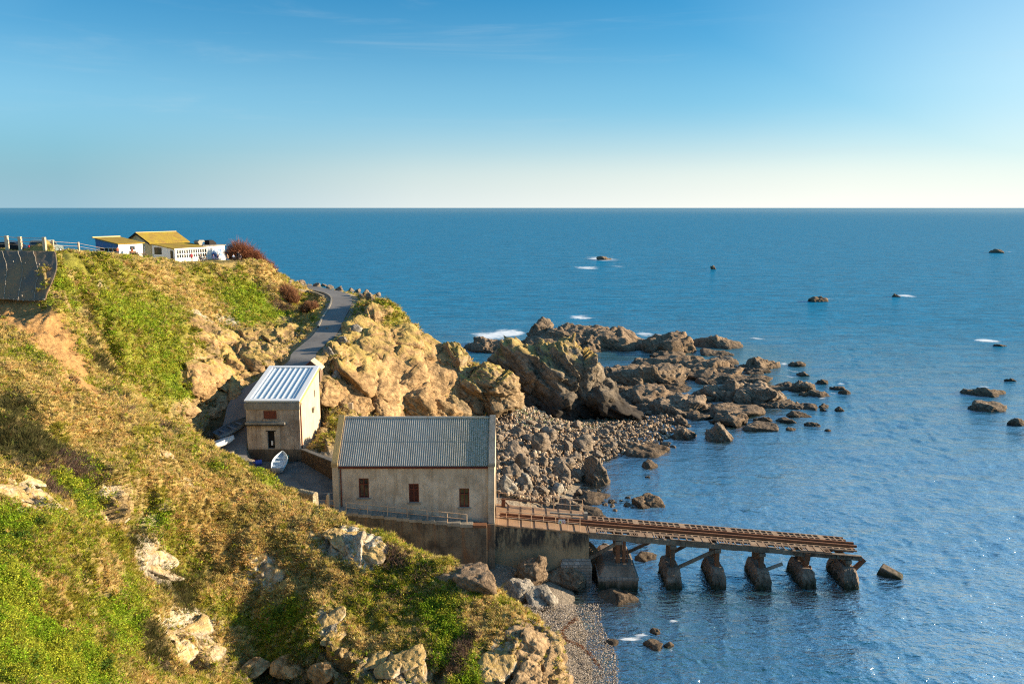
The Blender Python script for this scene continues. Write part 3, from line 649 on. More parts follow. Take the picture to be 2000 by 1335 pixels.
sea = mesh_np("sea", np.stack([sx, sy, zz], -1), squads[:, ::-1], sea_mat(), smooth=True, attrs={"depth": np.clip(-hh, 0, 6), "foam": np.clip(fo, 0, 1.3), "calm": .20 + .30 * sstep(1200, 12000, np.sqrt(sx ** 2 + sy ** 2)) + .80 * (1 - sstep(70, 330, np.sqrt(sx ** 2 + sy ** 2)))})
tag(sea, "blue sea with wind ripples and scattered white caps reaching the horizon", "sea", kind="structure")
# ------------------------------------------------------------------ materials
def stained(name, base, stain, amt=0.5, streak=True, rough=0.9, fine=6.0, bump=0.4, extra=None, scale=1.0, world=True):
    t = NT(name)
    c = t.coord((scale,) * 3, world); cs = t.coord((1.6 * scale, 1.6 * scale, 0.16 * scale), world)
    n1 = t.noise(c, 0.55, 6, 0.62, 0.4); n2 = t.noise(c, fine, 5, 0.6)
    k = t.ramp(n1, [(0.40, 0.0), (0.68, amt)])
    col = t.mix(k, base, stain)
    if streak:
        s = t.noise(cs, 1.7, 5, 0.65); col = t.mix(t.ramp(s, [(0.48, 0.0), (0.72, amt)]), col, stain)
    col = t.mix(t.ramp(n2, [(0.3, 0.30), (0.7, 0.0)]), col, tuple(x * 0.55 for x in base))
    if extra: col = extra(t, col)
    return t.set(col, rough, t.bump(n2, bump, 0.05), spec=0.25)
def zband(t, z0, z1):
    """0 below z0, 1 above z1 in world height, ragged"""
    s = t.n("ShaderNodeSeparateXYZ"); g = t.n("ShaderNodeNewGeometry"); t.l(g.outputs["Position"], s.inputs[0])
    n = t.noise(t.coord((2.2, 2.2, 0.5)), 0.8, 5, 0.6)
    zz_ = t.math('ADD', s.outputs["Z"], t.math('MULTIPLY', t.math('SUBTRACT', n, 0.5), 2.6))
    m = t.n("ShaderNodeMapRange"); m.inputs["From Min"].default_value = z0; m.inputs["From Max"].default_value = z1
    t.l(zz_, m.inputs["Value"]); return m.outputs[0]
def plain(name, col, rough=0.7, metal=0.0, var=0.25, scale=4.0):
    t = NT(name); n = t.noise(t.coord(), scale, 4, 0.6)
    c = t.mix(t.ramp(n, [(0.3, var), (0.7, 0.0)]), col, tuple(x * 0.5 for x in col))
    return t.set(c, rough, t.bump(n, 0.15, 0.02), metal=metal, spec=0.3)
M = {}
M['render'] = stained("cream_render", (.64, .55, .44), (.27, .20, .13), 0.7, fine=3.0, bump=0.25)
M['render_pale'] = stained("pale_render", (.57, .465, .34), (.40, .28, .15), 0.45, bump=0.2)
M['winch_wall'] = stained("weathered_winch_wall", (.54, .445, .35), (.17, .115, .075), 0.8, fine=3, bump=0.3,
    extra=lambda t, c: t.mix(t.ramp(t.noise(t.coord((1.3, 1.3, .13)), 1.1, 5, .65), [(.58, 0.0), (.70, .75)]), c, (.16, .065, .025)))
M['plinth'] = stained("stained_plinth_concrete", (.20, .165, .12), (.035, .030, .026), 0.95, fine=2.5, bump=0.6,
                      extra=lambda t, c: t.mix(t.ramp(t.noise(t.coord((1.2, 1.2, .15)), 0.9, 4), [(.55, 0.0), (.72, .65)]), c, (.20, .085, .03)))
def _slipx(t, c):
    top = zband(t, 3.7, 4.7)
    blk = t.mix(t.ramp(t.noise(t.coord((.9, .9, .22)), 1.3, 6, .7), [(.40, 0.0), (.54, 0.95)]), c, (.030, .032, .034))
    wht = t.mix(t.ramp(t.noise(t.coord((1.4, 1.4, .14)), 1.6, 5, .65), [(.60, 0.0), (.72, .7)]), blk, (.40, .37, .31))
    return t.mix(top, c, wht)
M['slipwall'] = stained("streaked_slip_wall", (.34, .27, .17), (.20, .15, .085), 0.6, fine=2.5, bump=0.5, extra=_slipx)
M['sliptop'] = stained("wet_rusty_slip_surface", (.33, .205, .115), (.19, .125, .075), 0.7, streak=False, rough=0.55)
M['concrete'] = stained("grey_concrete", (.34, .31, .26), (.15, .13, .10), 0.7)
M['concrete_dark'] = stained("dark_yard_concrete", (.17, .16, .145), (.07, .066, .06), 0.8, streak=False)
M['pier'] = stained("sea_worn_concrete", (.29, .22, .165), (.085, .065, .05), 0.8, fine=3.0, bump=0.9,
                    extra=lambda t, c: t.mix(zband(t, 0.2, 1.1), (.030, .034, .020), c))
M['rust'] = stained("rust", (.24, .105, .05), (.11, .050, .03), 0.8, fine=9, rough=0.85)
M['rustpale'] = stained("pale_rusted_lattice", (.34, .245, .165), (.16, .085, .05), 0.8, fine=8)
M['beamconc'] = stained("spalled_beam", (.30, .245, .18), (.085, .06, .045), 0.9, fine=4, bump=0.9)
M['rail'] = stained("flaking_railing_paint", (.62, .47, .33), (.34, .15, .06), 0.7, fine=10)
M['redpaint'] = plain("red_brown_paint", (.16, .040, .025), 0.6)
M['darkred'] = plain("dark_red_shutter", (.085, .028, .020), 0.7)
M['dark'] = plain("dark_opening", (.014, .012, .011), 0.8)
M['white'] = plain("white_paint", (.78, .77, .74), 0.5, var=.12)
M['cream'] = plain("cream_board", (.55, .44, .24), 0.8)
M['bluepaint'] = plain("blue_paint", (.035, .16, .40), 0.5)
M['roofwhite'] = plain("pale_blue_metal_roof", (.55, .64, .71), 0.35, var=.12)
M['ribs'] = plain('roof_rib_metal', (.66, .72, .76), .4, var=.1)
M['trim'] = plain("white_metal_trim", (.74, .76, .78), 0.4, var=.1)
M['wood'] = stained("weathered_timber", (.20, .13, .085), (.07, .05, .035), 0.7, fine=8)
M['lichen_edge'] = stained("lichened_verge", (.50, .34, .13), (.30, .22, .13), 0.7)
M['tyre'] = plain("black_rubber", (.015, .015, .016), 0.8)
M['glass'] = NT("dark_glass").set((.02, .03, .04), 0.08, spec=0.6)
M['skin'] = plain("skin", (.55, .30, .20), 0.6, var=.1)
M['mural'] = None
def corr_roof():
    t = NT("corrugated_roof")
    c = t.coord(); n = t.noise(t.coord((1.2, .5, .5)), 0.8, 6, 0.6); f = t.noise(c, 7, 4)
    s = t.n("ShaderNodeSeparateXYZ"); g = t.n("ShaderNodeNewGeometry"); t.l(g.outputs["Position"], s.inputs[0])
    east = t.n("ShaderNodeMapRange"); east.inputs["From Min"].default_value = -9.5; east.inputs["From Max"].default_value = -3.5
    t.l(t.math('ADD', s.outputs["X"], t.math('MULTIPLY', t.math('SUBTRACT', n, .5), 9.0)), east.inputs["Value"])
    col = t.mix(t.ramp(n, [(.35, 0.0), (.7, .7)]), (.45, .415, .36), (.57, .53, .46))
    col = t.mix(t.ramp(t.noise(t.coord((2.2, .3, .3)), 2.0, 3), [(.5, 0), (.75, .5)]), col, (.27, .24, .19))
    gl = t.ramp(f, [(.42, 0.0), (.62, .8)]); gl = t.math('MULTIPLY', gl, east.outputs[0])
    col = t.mix(gl, col, (.155, .150, .045))
    return t.set(col, 0.6, t.bump(f, .2, .02), spec=.3)
M['corr'] = corr_roof()
def lichen_roof():
    t = NT("mossy_roof"); c = t.coord(); n = t.noise(c, 0.8, 6, .65); f = t.noise(c, 5, 4)
    col = t.mix(t.ramp(n, [(.35, 0), (.65, 1)]), (.36, .27, .035), (.27, .17, .05))
    col = t.mix(t.ramp(f, [(.3, .5), (.6, 0)]), col, (.14, .10, .03))
    return t.set(col, .95, t.bump(f, .5, .05), spec=.1)
M['moss'] = lichen_roof()
def brick(name, c1, c2, mortar, scale=1.0, w=0.5, h=0.25, msize=0.03):
    t = NT(name); g = t.n("ShaderNodeNewGeometry"); s = t.n("ShaderNodeSeparateXYZ"); t.l(g.outputs["Position"], s.inputs[0])
    cb = t.n("ShaderNodeCombineXYZ"); t.l(t.math('ADD', s.outputs["X"], t.math('MULTIPLY', s.outputs["Y"], 0.8)), cb.inputs[0]); t.l(s.outputs["Z"], cb.inputs[1])
    b = t.n("ShaderNodeTexBrick"); b.inputs["Color1"].default_value = (*c1, 1); b.inputs["Color2"].default_value = (*c2, 1); b.inputs["Mortar"].default_value = (*mortar, 1)
    b.inputs["Scale"].default_value = scale; b.inputs["Brick Width"].default_value = w; b.inputs["Row Height"].default_value = h; b.inputs["Mortar Size"].default_value = msize
    nz_ = t.noise(t.coord(), 1.5, 5)
    dn = t.n("ShaderNodeMapping"); t.l(cb.outputs[0], dn.inputs[0]); t.l(dn.outputs[0], b.inputs["Vector"])
    col = t.mix(t.ramp(nz_, [(.35, .7), (.65, 0)]), b.outputs["Color"], tuple(x * .3 for x in c1))
    return t.set(col, .95, t.bump(b.outputs["Fac"], -.6, .06), spec=.15)
M['stonewall'] = brick("rough_stone_wall", (.20, .125, .075), (.11, .075, .05), (.05, .04, .03), 1.0, .55, .22, .03)
M['rubble'] = brick("pale_rubble_wall", (.50, .42, .28), (.38, .30, .19), (.16, .13, .08), 1.0, .30, .16, .03)
M['blocks'] = brick("grey_block_footing", (.40, .36, .31), (.30, .27, .24), (.14, .12, .10), 1.0, .62, .34, .03)
def stones(name, c1, c2, mortar, sc):
    t = NT(name); v = t.n("ShaderNodeTexVoronoi"); v.inputs["Scale"].default_value = sc; t.l(t.coord((1, 1, 1.6)), v.inputs["Vector"])
    e = t.voro(t.coord((1, 1, 1.6)), sc, 'DISTANCE_TO_EDGE'); w = t.n("ShaderNodeSeparateXYZ"); t.l(v.outputs["Color"], w.inputs[0])
    col = t.mix(w.outputs[0], c1, c2); col = t.mix(t.ramp(e, [(.02, .9), (.10, 0)]), col, mortar); n = t.noise(t.coord(), 2, 5)
    col = t.mix(t.ramp(n, [(.35, .6), (.65, 0)]), col, tuple(x * .35 for x in c1))
    return t.set(col, .95, t.bump(t.ramp(e, [(0, 0), (.15, 1)]), .7, .08), spec=.15)
M['stonewall'] = stones("rough_stone_wall", (.22, .14, .085), (.12, .085, .06), (.04, .032, .026), 2.6)
M['rubble'] = stones("pale_rubble_wall", (.52, .44, .30), (.38, .31, .20), (.14, .12, .08), 4.0)
def rock_mat(name, c1, c2, dark, lich=None, zw=(0.2, 1.4), vs=1.0, crack=0.55):
    t = NT(name); c = t.coord()
    n = t.noise(c, .35 * vs, 7, .65, .6); f = t.noise(c, 2.2 * vs, 8, .7); ff = t.noise(c, 9 * vs, 4)
    v = t.voro(t.coord((1, 1, 1.5), rot=(.4, .3, .2)), .8 * vs, 'DISTANCE_TO_EDGE')
    oi = t.n("ShaderNodeObjectInfo").outputs["Random"]
    col = t.mix(t.ramp(n, [(.35, 0), (.65, 1)]), c1, c2)
    col = t.mix(t.math('MULTIPLY', oi, .35), col, (.33, .28, .22))
    col = t.mix(t.ramp(f, [(.34, .75), (.56, 0)]), col, tuple(x * .35 for x in c1))
    col = t.mix(t.ramp(v, [(0, crack), (.05, 0)]), col, tuple(x * .25 for x in c1))
    if lich:
        g = t.n("ShaderNodeNewGeometry"); s = t.n("ShaderNodeSeparateXYZ"); t.l(g.outputs["Normal"], s.inputs[0])
        up = t.ramp(t.math('ADD', s.outputs["Z"], t.math('MULTIPLY', t.math('SUBTRACT', n, .5), 1.8)), [(.45, 0), (.9, .8)])
        up = t.math('MULTIPLY', up, zband(t, lich[1], lich[1] + 4))
        col = t.mix(up, col, lich[0])
    col = t.mix(zband(t, *zw), dark, col)
    st = t.noise(t.bed((.35 * vs, .35 * vs, 3.0 * vs)), 1.0, 6, .68, .3)
    col = t.mix(1.0, col, t.ramp(st, [(.34, .50), (.50, 1.0), (.66, 1.25)]), 'MULTIPLY')
    f = t.math('ADD', f, t.math('MULTIPLY', st, 1.3))
    h = t.math('ADD', t.math('MULTIPLY', f, .8), t.math('ADD', t.math('MULTIPLY', ff, .25), t.ramp(v, [(0, -.4), (.06, 0)])))
    return t.set(col, .92, t.bump(h, .9, .30), spec=.2)
M['rock'] = rock_mat("brown_shore_rock", (.235, .165, .108), (.35, .25, .165), (.06, .047, .035), zw=(-.3, 1.7))
M['reef'] = rock_mat("reef_rock", (.19, .132, .082), (.31, .215, .135), (.055, .043, .032), zw=(-.4, 1.5))
M['stack'] = rock_mat("stack_rock", (.145, .115, .080), (.22, .172, .118), (.038, .032, .027), lich=((.40, .285, .09), 8.5), zw=(3.0, 8.0), vs=.6)
M['cliffrock'] = rock_mat("warm_cliff_rock", (.30, .20, .10), (.40, .28, .145), (.12, .085, .05), lich=((.34, .26, .06), 7.0), zw=(3.0, 6.5), vs=.7)
M['grey'] = rock_mat("pale_grey_rock", (.26, .235, .20), (.42, .38, .31), (.13, .115, .10), zw=(-.5, 1.4))
M['pale'] = rock_mat("pale_lichen_rock", (.46, .375, .265), (.66, .56, .42), (.4, .33, .24), lich=((.50, .33, .10), -5), zw=(-9, -8), vs=1.4, crack=.6)
M['cliff'] = rock_mat("golden_cliff_rock", (.34, .21, .095), (.48, .32, .155), (.16, .11, .07), lich=((.40, .29, .08), 13), zw=(2.5, 5.5), vs=.7)
M['boulder'] = rock_mat("boulder_rock", (.22, .17, .125), (.33, .255, .185), (.11, .085, .06), zw=(-.6, 1.2), vs=1.6, crack=.3)
# ------------------------------------------------------------------ buildings
def wall_open(mb, x0, x1, z0, z1, y, th, openings, zlow=None):
    """wall in the xz plane, outer face at y, thickness th towards +y; openings (xa, xb, za, zb)"""
    xs = sorted({x0, x1, *[o[0] for o in openings], *[o[1] for o in openings]}); zs = sorted({z0, z1, *[o[2] for o in openings], *[o[3] for o in openings]})
    for i in range(len(xs) - 1):
        for j in range(len(zs) - 1):
            cx, cz = (xs[i] + xs[i + 1]) / 2, (zs[j] + zs[j + 1]) / 2
            if any(o[0] < cx < o[1] and o[2] < cz < o[3] for o in openings): continue
            for yy in (y, y + th):
                mb.add([(xs[i], yy, zs[j]), (xs[i + 1], yy, zs[j]), (xs[i + 1], yy, zs[j + 1]), (xs[i], yy, zs[j + 1])], [(0, 1, 2, 3)])
    for a, b, c, d in openings + [(x0, x1, z0, z1)]:
        for p in (((a, c), (b, c)), ((b, c), (b, d)), ((b, d), (a, d)), ((a, d), (a, c))):
            mb.add([(p[0][0], y, p[0][1]), (p[1][0], y, p[1][1]), (p[1][0], y + th, p[1][1]), (p[0][0], y + th, p[0][1])], [(0, 1, 2, 3)])
    return mb
# ---- old lifeboat house
BX0, BX1, BY0, BY1, EZ, RZ = -18.75, -1.85, 80.0, 88.2, 13.55, 17.35
YM = (BY0 + BY1) / 2
bh = empty("boathouse", (-10.3, 84, 7.0), "long cream boathouse with grey corrugated roof at the head of the slipway", "boathouse")
WIN = [(-16.1, -15.05, 9.9, 12.05), (-10.85, -9.8, 9.4, 11.45), (-5.55, -4.5, 8.85, 10.95)]
mb = MB(); wall_open(mb, BX0 + .5, BX1 - .5, 5.0, EZ, BY0, .35, WIN); mb.build("front_wall", M['render'], bh)
MB().box(BX0 + .5, BX1 - .5, BY1 - .35, BY1, 4, EZ).build("back_wall", M['render'], bh)
MB().box(BX0 + .5, BX1 - .5, BY0 + .36, BY1 - .36, 8.0, 8.1).build("floor", M['concrete_dark'], bh)
def gable(x0, x1, zb, door=False):
    mb = MB(); e, r = EZ + .22, RZ + .32
    if door:   # big slip door in the sea-facing gable
        mb.prism([(BY0 - .12, zb), (YM - 2.2, zb), (YM - 2.2, 11.4), (BY0 - .12, 11.4)], x0, x1, 'x')
        mb.prism([(YM + 2.2, zb), (BY1 + .12, zb), (BY1 + .12, 11.4), (YM + 2.2, 11.4)], x0, x1, 'x')
        mb.prism([(BY0 - .12, 11.4), (BY1 + .12, 11.4), (BY1 + .12, e), (YM, r), (BY0 - .12, e)], x0, x1, 'x')
    else:
        mb.prism([(BY0 - .12, zb), (BY1 + .12, zb), (BY1 + .12, e), (YM, r), (BY0 - .12, e)], x0, x1, 'x')
    return mb
gable(BX0, BX0 + .5, 5.0).build("gable_wall", M['render_pale'], bh, bevel=.02)
gable(BX1 - .5, BX1, 2.0, True).build("gable_wall", M['render_pale'], bh, bevel=.02)
MB().box(BX1 - .42, BX1 - .30, YM - 2.2, YM + 2.2, 6.6, 11.4).build("slip_door", M['darkred'], bh)
for x in (BX0, BX1 - .5):
    cp = MB()
    for s in (-1, 1):
        ye = YM + s * (YM - BY0 + .28)
        cp.hexa([(x - .07, min(ye, YM), (EZ + .13 if s < 0 else RZ + .322)), (x + .57, min(ye, YM), (EZ + .13 if s < 0 else RZ + .322)), (x + .57, max(ye, YM), (RZ + .322 if s < 0 else EZ + .13)), (x - .07, max(ye, YM), (RZ + .322 if s < 0 else EZ + .13)),
                 (x - .07, min(ye, YM), (EZ + .27 if s < 0 else RZ + .46)), (x + .57, min(ye, YM), (EZ + .27 if s < 0 else RZ + .46)), (x + .57, max(ye, YM), (RZ + .46 if s < 0 else EZ + .27)), (x - .07, max(ye, YM), (RZ + .46 if s < 0 else EZ + .27))])
    cp.box(x - .10, x + .60, BY0 - .42, BY0 - .13, EZ - .15, EZ + .22)
    cp.build("coping", M['lichen_edge'] if x < -10 else M['concrete'], bh)
# corner piers
MB().box(BX0 - .02, BX0 + .62, BY0 - .34, BY0 - .003, 7.5, EZ - .16).build("corner_pier", M['render_pale'], bh, bevel=.02)
MB().box(BX1 - .66, BX1 + .02, BY0 - .34, BY0 - .003, 7.2, EZ - .16).build("corner_pier", M['render'], bh, bevel=.02)
MB().box(BX1 - .76, BX1 + .06, BY0 - .62, BY0 - .10, 1.2, 7.2).build("buttress", M['plinth'], bh, bevel=.03)
# corrugated sheets
def corrugated(x0, x1, ya, za, yb, zb, pitch=.226, amp=.065, lap=None):
    n = int((x1 - x0) / pitch * 8); xs = np.linspace(x0, x1, n)
    w = amp * np.cos((xs - x0) / pitch * 2 * math.pi)
    nrm = np.array([-(zb - za), (yb - ya)]); nrm = nrm / np.hypot(*nrm); nrm = nrm if nrm[1] > 0 else -nrm
    ts = [0, .49, .50, 1.0]; off = [0, 0, .03, .03]
    V = []
    for t_, o_ in zip(ts, off):
        V.append(np.stack([xs, ya + (yb - ya) * t_ + nrm[0] * (w + o_), za + (zb - za) * t_ + nrm[1] * (w + o_)], -1))
    V = np.concatenate(V); i = np.arange(n - 1); F_ = []
    for k in range(3):
        F_.append(np.stack([k * n + i, k * n + i + 1, (k + 1) * n + i + 1, (k + 1) * n + i], -1))
    return V, np.concatenate(F_)
for ya, za, yb, zb in ((BY0 - .30, EZ - .08, YM, RZ + .1), (BY1 + .30, EZ - .08, YM, RZ + .1)):
    V, Fq = corrugated(BX0 + .5, BX1 - .5, ya, za, yb, zb)
    mesh_np("roof", V, Fq, M['corr'], bh, smooth=True)
MB().tube([(BX0 + .5, YM, RZ + .16), (BX1 - .5, YM, RZ + .16)], .14, 8).build("ridge_cap", M['corr'], bh)
MB().box(BX0 + .52, BX1 - .52, BY0 - .14, BY0 - .003, EZ - .42, EZ - .16).build("fascia", M['redpaint'], bh)
MB().tube([(BX0 + .4, BY0 - .24, EZ - .22), (BX1 - .7, BY0 - .24, EZ - .26)], .075, 8).build("gutter", M['redpaint'], bh)
MB().tube([(BX0 + .95, BY0 - .24, EZ - .24), (BX0 + .82, BY0 - .10, EZ - .6), (BX0 + .82, BY0 - .09, 8.8)], .06, 8).build("downpipe", M['redpaint'], bh)
for i, (a, b, c, d) in enumerate(WIN):
    f = MB(); y0, y1 = BY0 + .10, BY0 + .2
    f.box(a, a + .12, y0, y1, c, d); f.box(b - .12, b, y0, y1, c, d); f.box(a + .12, b - .12, y0, y1, d - .12, d); f.box(a + .12, b - .12, y0, y1, c, c + .1)
    f.box((a + b) / 2 - .05, (a + b) / 2 + .05, y0, y1, c + .1, d - .12); f.box(a + .12, b - .12, y0 + .01, y1 - .01, c + (d - c) * .66, c + (d - c) * .66 + .09)
    fr = f.build("window", M['redpaint'], bh)
    MB().box(a + .01, b - .01, BY0 + .215, BY0 + .24, c + .01, d - .01).build("pane", M['darkred'] if i == 1 else M['glass'], fr)
    MB().box(a - .18, b + .18, BY0 - .14, BY0 - .004, c - .16, c - .002).build("window_sill", M['concrete'], bh)
# stepped walk and stained plinth wall along the front
pl = empty("plinth_wall", (-10, 79.4, 5), "black stained concrete retaining wall with a stepped walk under the boathouse windows", "wall")
poly = [(-21.2, 0.8), (-2.62, 0.8), (-2.62, 7.15), (-4.2, 7.3), (-18.6, 8.78), (-21.2, 8.95)]
MB().prism(poly, 78.55, 79.98).build("wall_body", M['plinth'], pl)
st = MB()
for k in range(11):
    x0 = -18.6 + k * 1.32; zt = 8.93 - k * .139
    st.box(x0, x0 + 1.318, 78.5, 79.96, zt - .32, zt)
st.build("steps", M['concrete'], pl)
MB().box(-4.08, -2.64, 78.52, 79.3, 7.16, 7.44).build("bottom_landing", M['rust'], pl)

def railing(name, posts, tops, r=.038, mids=(.52,), label="", cat="railing", mat='rail', parent_loc=None, group=None, extend=(0, 0)):
    """posts: list of foot points; tops: heights"""
    e = empty(name, parent_loc or tuple(posts[0]), label, cat, group)
    for p, h in zip(posts, tops):
        MB().tube([p, (p[0], p[1], p[2] + h)], r * 1.1, 6).build("post", M[mat], e)
    tp = [(p[0], p[1], p[2] + h) for p, h in zip(posts, tops)]
    MB().tube(tp, r, 6).build("rail", M[mat], e)
    for m_ in mids:
        MB().tube([(p[0], p[1], p[2] + h * m_) for p, h in zip(posts, tops)], r, 6).build("rail", M[mat], e)
    return e
def wx(px, Y, z): return (px - 1000) / F * (Y * cP + (CAM_H - z) * sP)
ps = []
for px in (676.6, 718, 757, 795.5, 834.5, 874, 912):
    zf = 8.93 - .1053 * (wx(px, 78.75, 8.0) + 18.6 + .3); ps.append((wx(px, 78.75, zf), 78.75, zf))
railing("step_railing", ps, [1.12] * 7, label="flaking cream pipe railing along the steps below the boathouse windows")
ps = [(wx(px, 78.75, 8.95), 78.75, 8.93) for px in (609, 637, 653)]
railing("walk_railing", ps, [1.15] * 3, label="short rusty pipe railing between the rounded stone wall and the concrete post")
pc = MB().prism([(-19.25, 8.6), (-18.95, 8.6), (-18.95, 10.75), (-19.05, 10.85), (-19.25, 10.6)], 78.6, 78.95).build("concrete_post", M['render_pale'], bevel=.02)
tag(pc, "leaning pale concrete post at the left foot of the boathouse", "post")
# rounded end of rubble wall on the headland edge
def stub_wall():
    mb = MB(); prof = []
    for k in range(9):
        a = math.pi * k / 8; prof.append((math.cos(a) * .38, 12.0 + math.sin(a) * .3))
    prof = [(.42, 9.6)] + prof + [(-.42, 9.6)]
    mb.prism([(p[0], p[1]) for p in prof], 0, 2.0); o = mb.build("stone_wall", M['rubble']); o.rotation_euler = (0, 0, R(62)); o.location = (-19.3, 74.6, 0.2); return o
tag(stub_wall(), "pale rubble wall end with a rounded top above the grass edge", "wall")

# ---- winch house with the pale metal roof
WX0, WX1, WY0, WY1 = -34.4, -27.5, 100.0, 111.0
wh = empty("winch_house", (-31, 105.5, 6.8), "square weathered winch house with sloping white ribbed metal roof", "building")
zf, zb = 14.95, 17.3
def wall_y(z, y): return z
WO = [(-32.15, -30.45, 13.05, 14.15), (-31.75, -30.85, 9.1, 11.4)]
mb = MB(); wall_open(mb, WX0, WX1, 9.0, zf, WY0, .3, WO); mb.build("front_wall", M['winch_wall'], wh)
for x0, x1, nm in ((WX1 - .3, WX1, 'render_pale'), (WX0, WX0 + .3, 'winch_wall')):
    MB().prism([(WY0 + .301, 6.5), (WY1, 6.5), (WY1, zb), (WY0 + .301, zf)], x0, x1, 'x').build("side_wall", M[nm], wh)
MB().box(WX0 + .301, WX1 - .301, WY1 - .3, WY1, 6.5, zb).build("back_wall", M['winch_wall'], wh)
MB().box(WX0 - .06, WX1 + .06, WY0 - .10, WY0 + .28, 6.0, 8.998).build("plinth", M['plinth'], wh)
MB().box(WX0 - .10, WX1 + .10, WY0 - .16, WY0 - .003, zf - .62, zf + .28).build("parapet_band", M['concrete'], wh, bevel=.02)
MB().box(WX0 - .02, -29.3, WY0 - .55, WY0 - .004, 12.42, 12.72).build("canopy", M['concrete'], wh, bevel=.02)
MB().box(WX0 - .02, -29.3, WY0 - .57, WY0 - .004, 12.28, 12.418).build("canopy_edge", M['dark'], wh)
MB().box(-32.14, -30.46, WY0 + .06, WY0 + .14, 13.06, 14.14).build("boarded_window", M['redpaint'], wh)
MB().box(-32.35, -30.25, WY0 - .03, WY0 - .004, 12.98, 13.04).build("window_sill", M['concrete'], wh)
dp = MB(); wall_open(dp, -32.55, -30.1, 9.02, 12.26, WY0 - .035, .033, [(-31.75, -30.85, 9.05, 11.4)]); dp.build("door_panel", M['render'], wh)
MB().box(-31.95, -30.65, WY0 - .07, WY0 - .036, 11.41, 11.52).build("door_lintel", M['dark'], wh)
MB().box(-31.74, -30.86, WY0 + .26, WY0 + .29, 9.1, 11.4).build("doorway", M['dark'], wh)
MB().box(-31.35, -31.12, WY0 + .1, WY0 + .2, 9.5, 10.1).build("notice", M['white'], wh)
# roof tray with ribs
def rz(y): return 15.30 + (y - WY0 + .2) / (WY1 - WY0 + .4) * (zb - zf) + .1
def slab(x0, x1, y0, y1, dz0, dz1, mb=None):
    mb = mb or MB(); return mb.hexa([(x0, y0, rz(y0) + dz0), (x1, y0, rz(y0) + dz0), (x1, y1, rz(y1) + dz0), (x0, y1, rz(y1) + dz0), (x0, y0, rz(y0) + dz1), (x1, y0, rz(y0) + dz1), (x1, y1, rz(y1) + dz1), (x0, y1, rz(y1) + dz1)])
slab(WX0 + .05, WX1 - .05, WY0 + .1, WY1 - .1, -.25, 0).build("roof_sheet", M['roofwhite'], wh)
rb = MB()
for k in range(8):
    xx = WX0 + .85 + k * .72; slab(xx, xx + .13, WY0 + .45, WY1 - .5, .003, .075, rb)
rb.build("roof_ribs", M['ribs'], wh)
tr = MB(); slab(WX0 - .1, WX0 + .55, WY0 - .2, WY1 + .1, .004, .16, tr); slab(WX1 - .55, WX1 + .1, WY0 - .2, WY1 + .1, .004, .16, tr)
slab(WX0 + .552, WX1 - .552, WY0 - .2, WY0 + .42, .004, .155, tr); slab(WX0 + .552, WX1 - .552, WY1 - .45, WY1 + .1, .004, .155, tr); tr.build("roof_trim", M['trim'], wh)
vg = MB(); slab(WX1 + .003, WX1 + .14, WY0 - .1, WY1 + .05, -.42, -.002, vg); vg.build("verge_board", M['lichen_edge'], wh)
MB().tube([(WX1 + .2, WY0 + .35, 15.1), (WX1 + .09, WY0 + .4, 14.5), (WX1 + .09, WY0 + .4, 8.2), (WX1 + .09, WY0 + .8, 7.9)], .075, 8).build("downpipe", M['redpaint'], wh)
vb = MB().box(WX1 + .003, WX1 + .35, 106.3, 107.0, 12.6, 12.9); vb.box(WX1 + .003, WX1 + .25, 106.4, 106.9, 12.2, 12.598); vb.build("vent_box", M['concrete'], wh)
MB().box(WX1 - .02, WX1 + .012, 108.0, 108.4, 14.0, 15.0).build("vent_slot", M['dark'], wh)
# small timber gable behind
sh = empty("timber_shed", (-29, 114, 15), "small timber gable roof peeping up behind the winch house", "shed")
MB().prism([(-30.3, 15.0), (-27.9, 15.0), (-27.9, 17.0), (-29.1, 18.05), (-30.3, 17.0)], 113.2, 115.2).build("gable_body", M['wood'], sh)
for s, m_ in ((-1, 'redpaint'), (1, 'render_pale')):
    pr = [(-29.1, 18.08), (-29.1, 18.24), (-29.1 + s * 1.45, 16.98), (-29.1 + s * 1.45, 16.82)]
    MB().prism(pr, 113.02, 115.3).build("roof_slope", M[m_], sh)
mp_ = MB().box(-23.6, -23.0, 111.8, 112.2, 11.3, 12.2).build("marker_box", M['render_pale']); tag(mp_, "small pale box on the rocky slope right of the winch house", "box")
# ---- yard
yard = MB().prism([(-34.6, 92.0), (-27.0, 82.2), (-18.9, 82.2), (-18.9, 88.6), (-26.9, 99.6), (-34.6, 99.6)], 7.30, 7.46, 'z').build("yard", M['concrete_dark']); tag(yard, kind="structure")
kb = MB().box(-27.5, -18.9, 83.0, 84.4, 7.47, 8.0).build("yard_kerb", M['concrete']); tag(kb, kind="structure")
rw = empty("stone_wall", (-24, 95, 7), "dark stone retaining wall running from the winch house to the boathouse", "wall")
A, B = Vector((-27.35, 99.6, 0)), Vector((-18.6, 88.4, 0)); dd = (B - A).normalized(); nn = Vector((-dd.y, dd.x, 0))
def wseg(w0, w1, za0, za1, zb0, zb1): return MB().hexa([*(tuple(A + nn * w + Vector((0, 0, za0))) for w in (w0,)), tuple(B + nn * w0 + Vector((0, 0, za0))), tuple(B + nn * w1 + Vector((0, 0, za0))), tuple(A + nn * w1 + Vector((0, 0, za0))), tuple(A + nn * w0 + Vector((0, 0, zb0))), tuple(B + nn * w0 + Vector((0, 0, zb1))), tuple(B + nn * w1 + Vector((0, 0, zb1))), tuple(A + nn * w1 + Vector((0, 0, zb0)))])
wseg(0, .5, 6.8, 6.8, 9.0, 10.1).build("wall_body", M['stonewall'], rw)
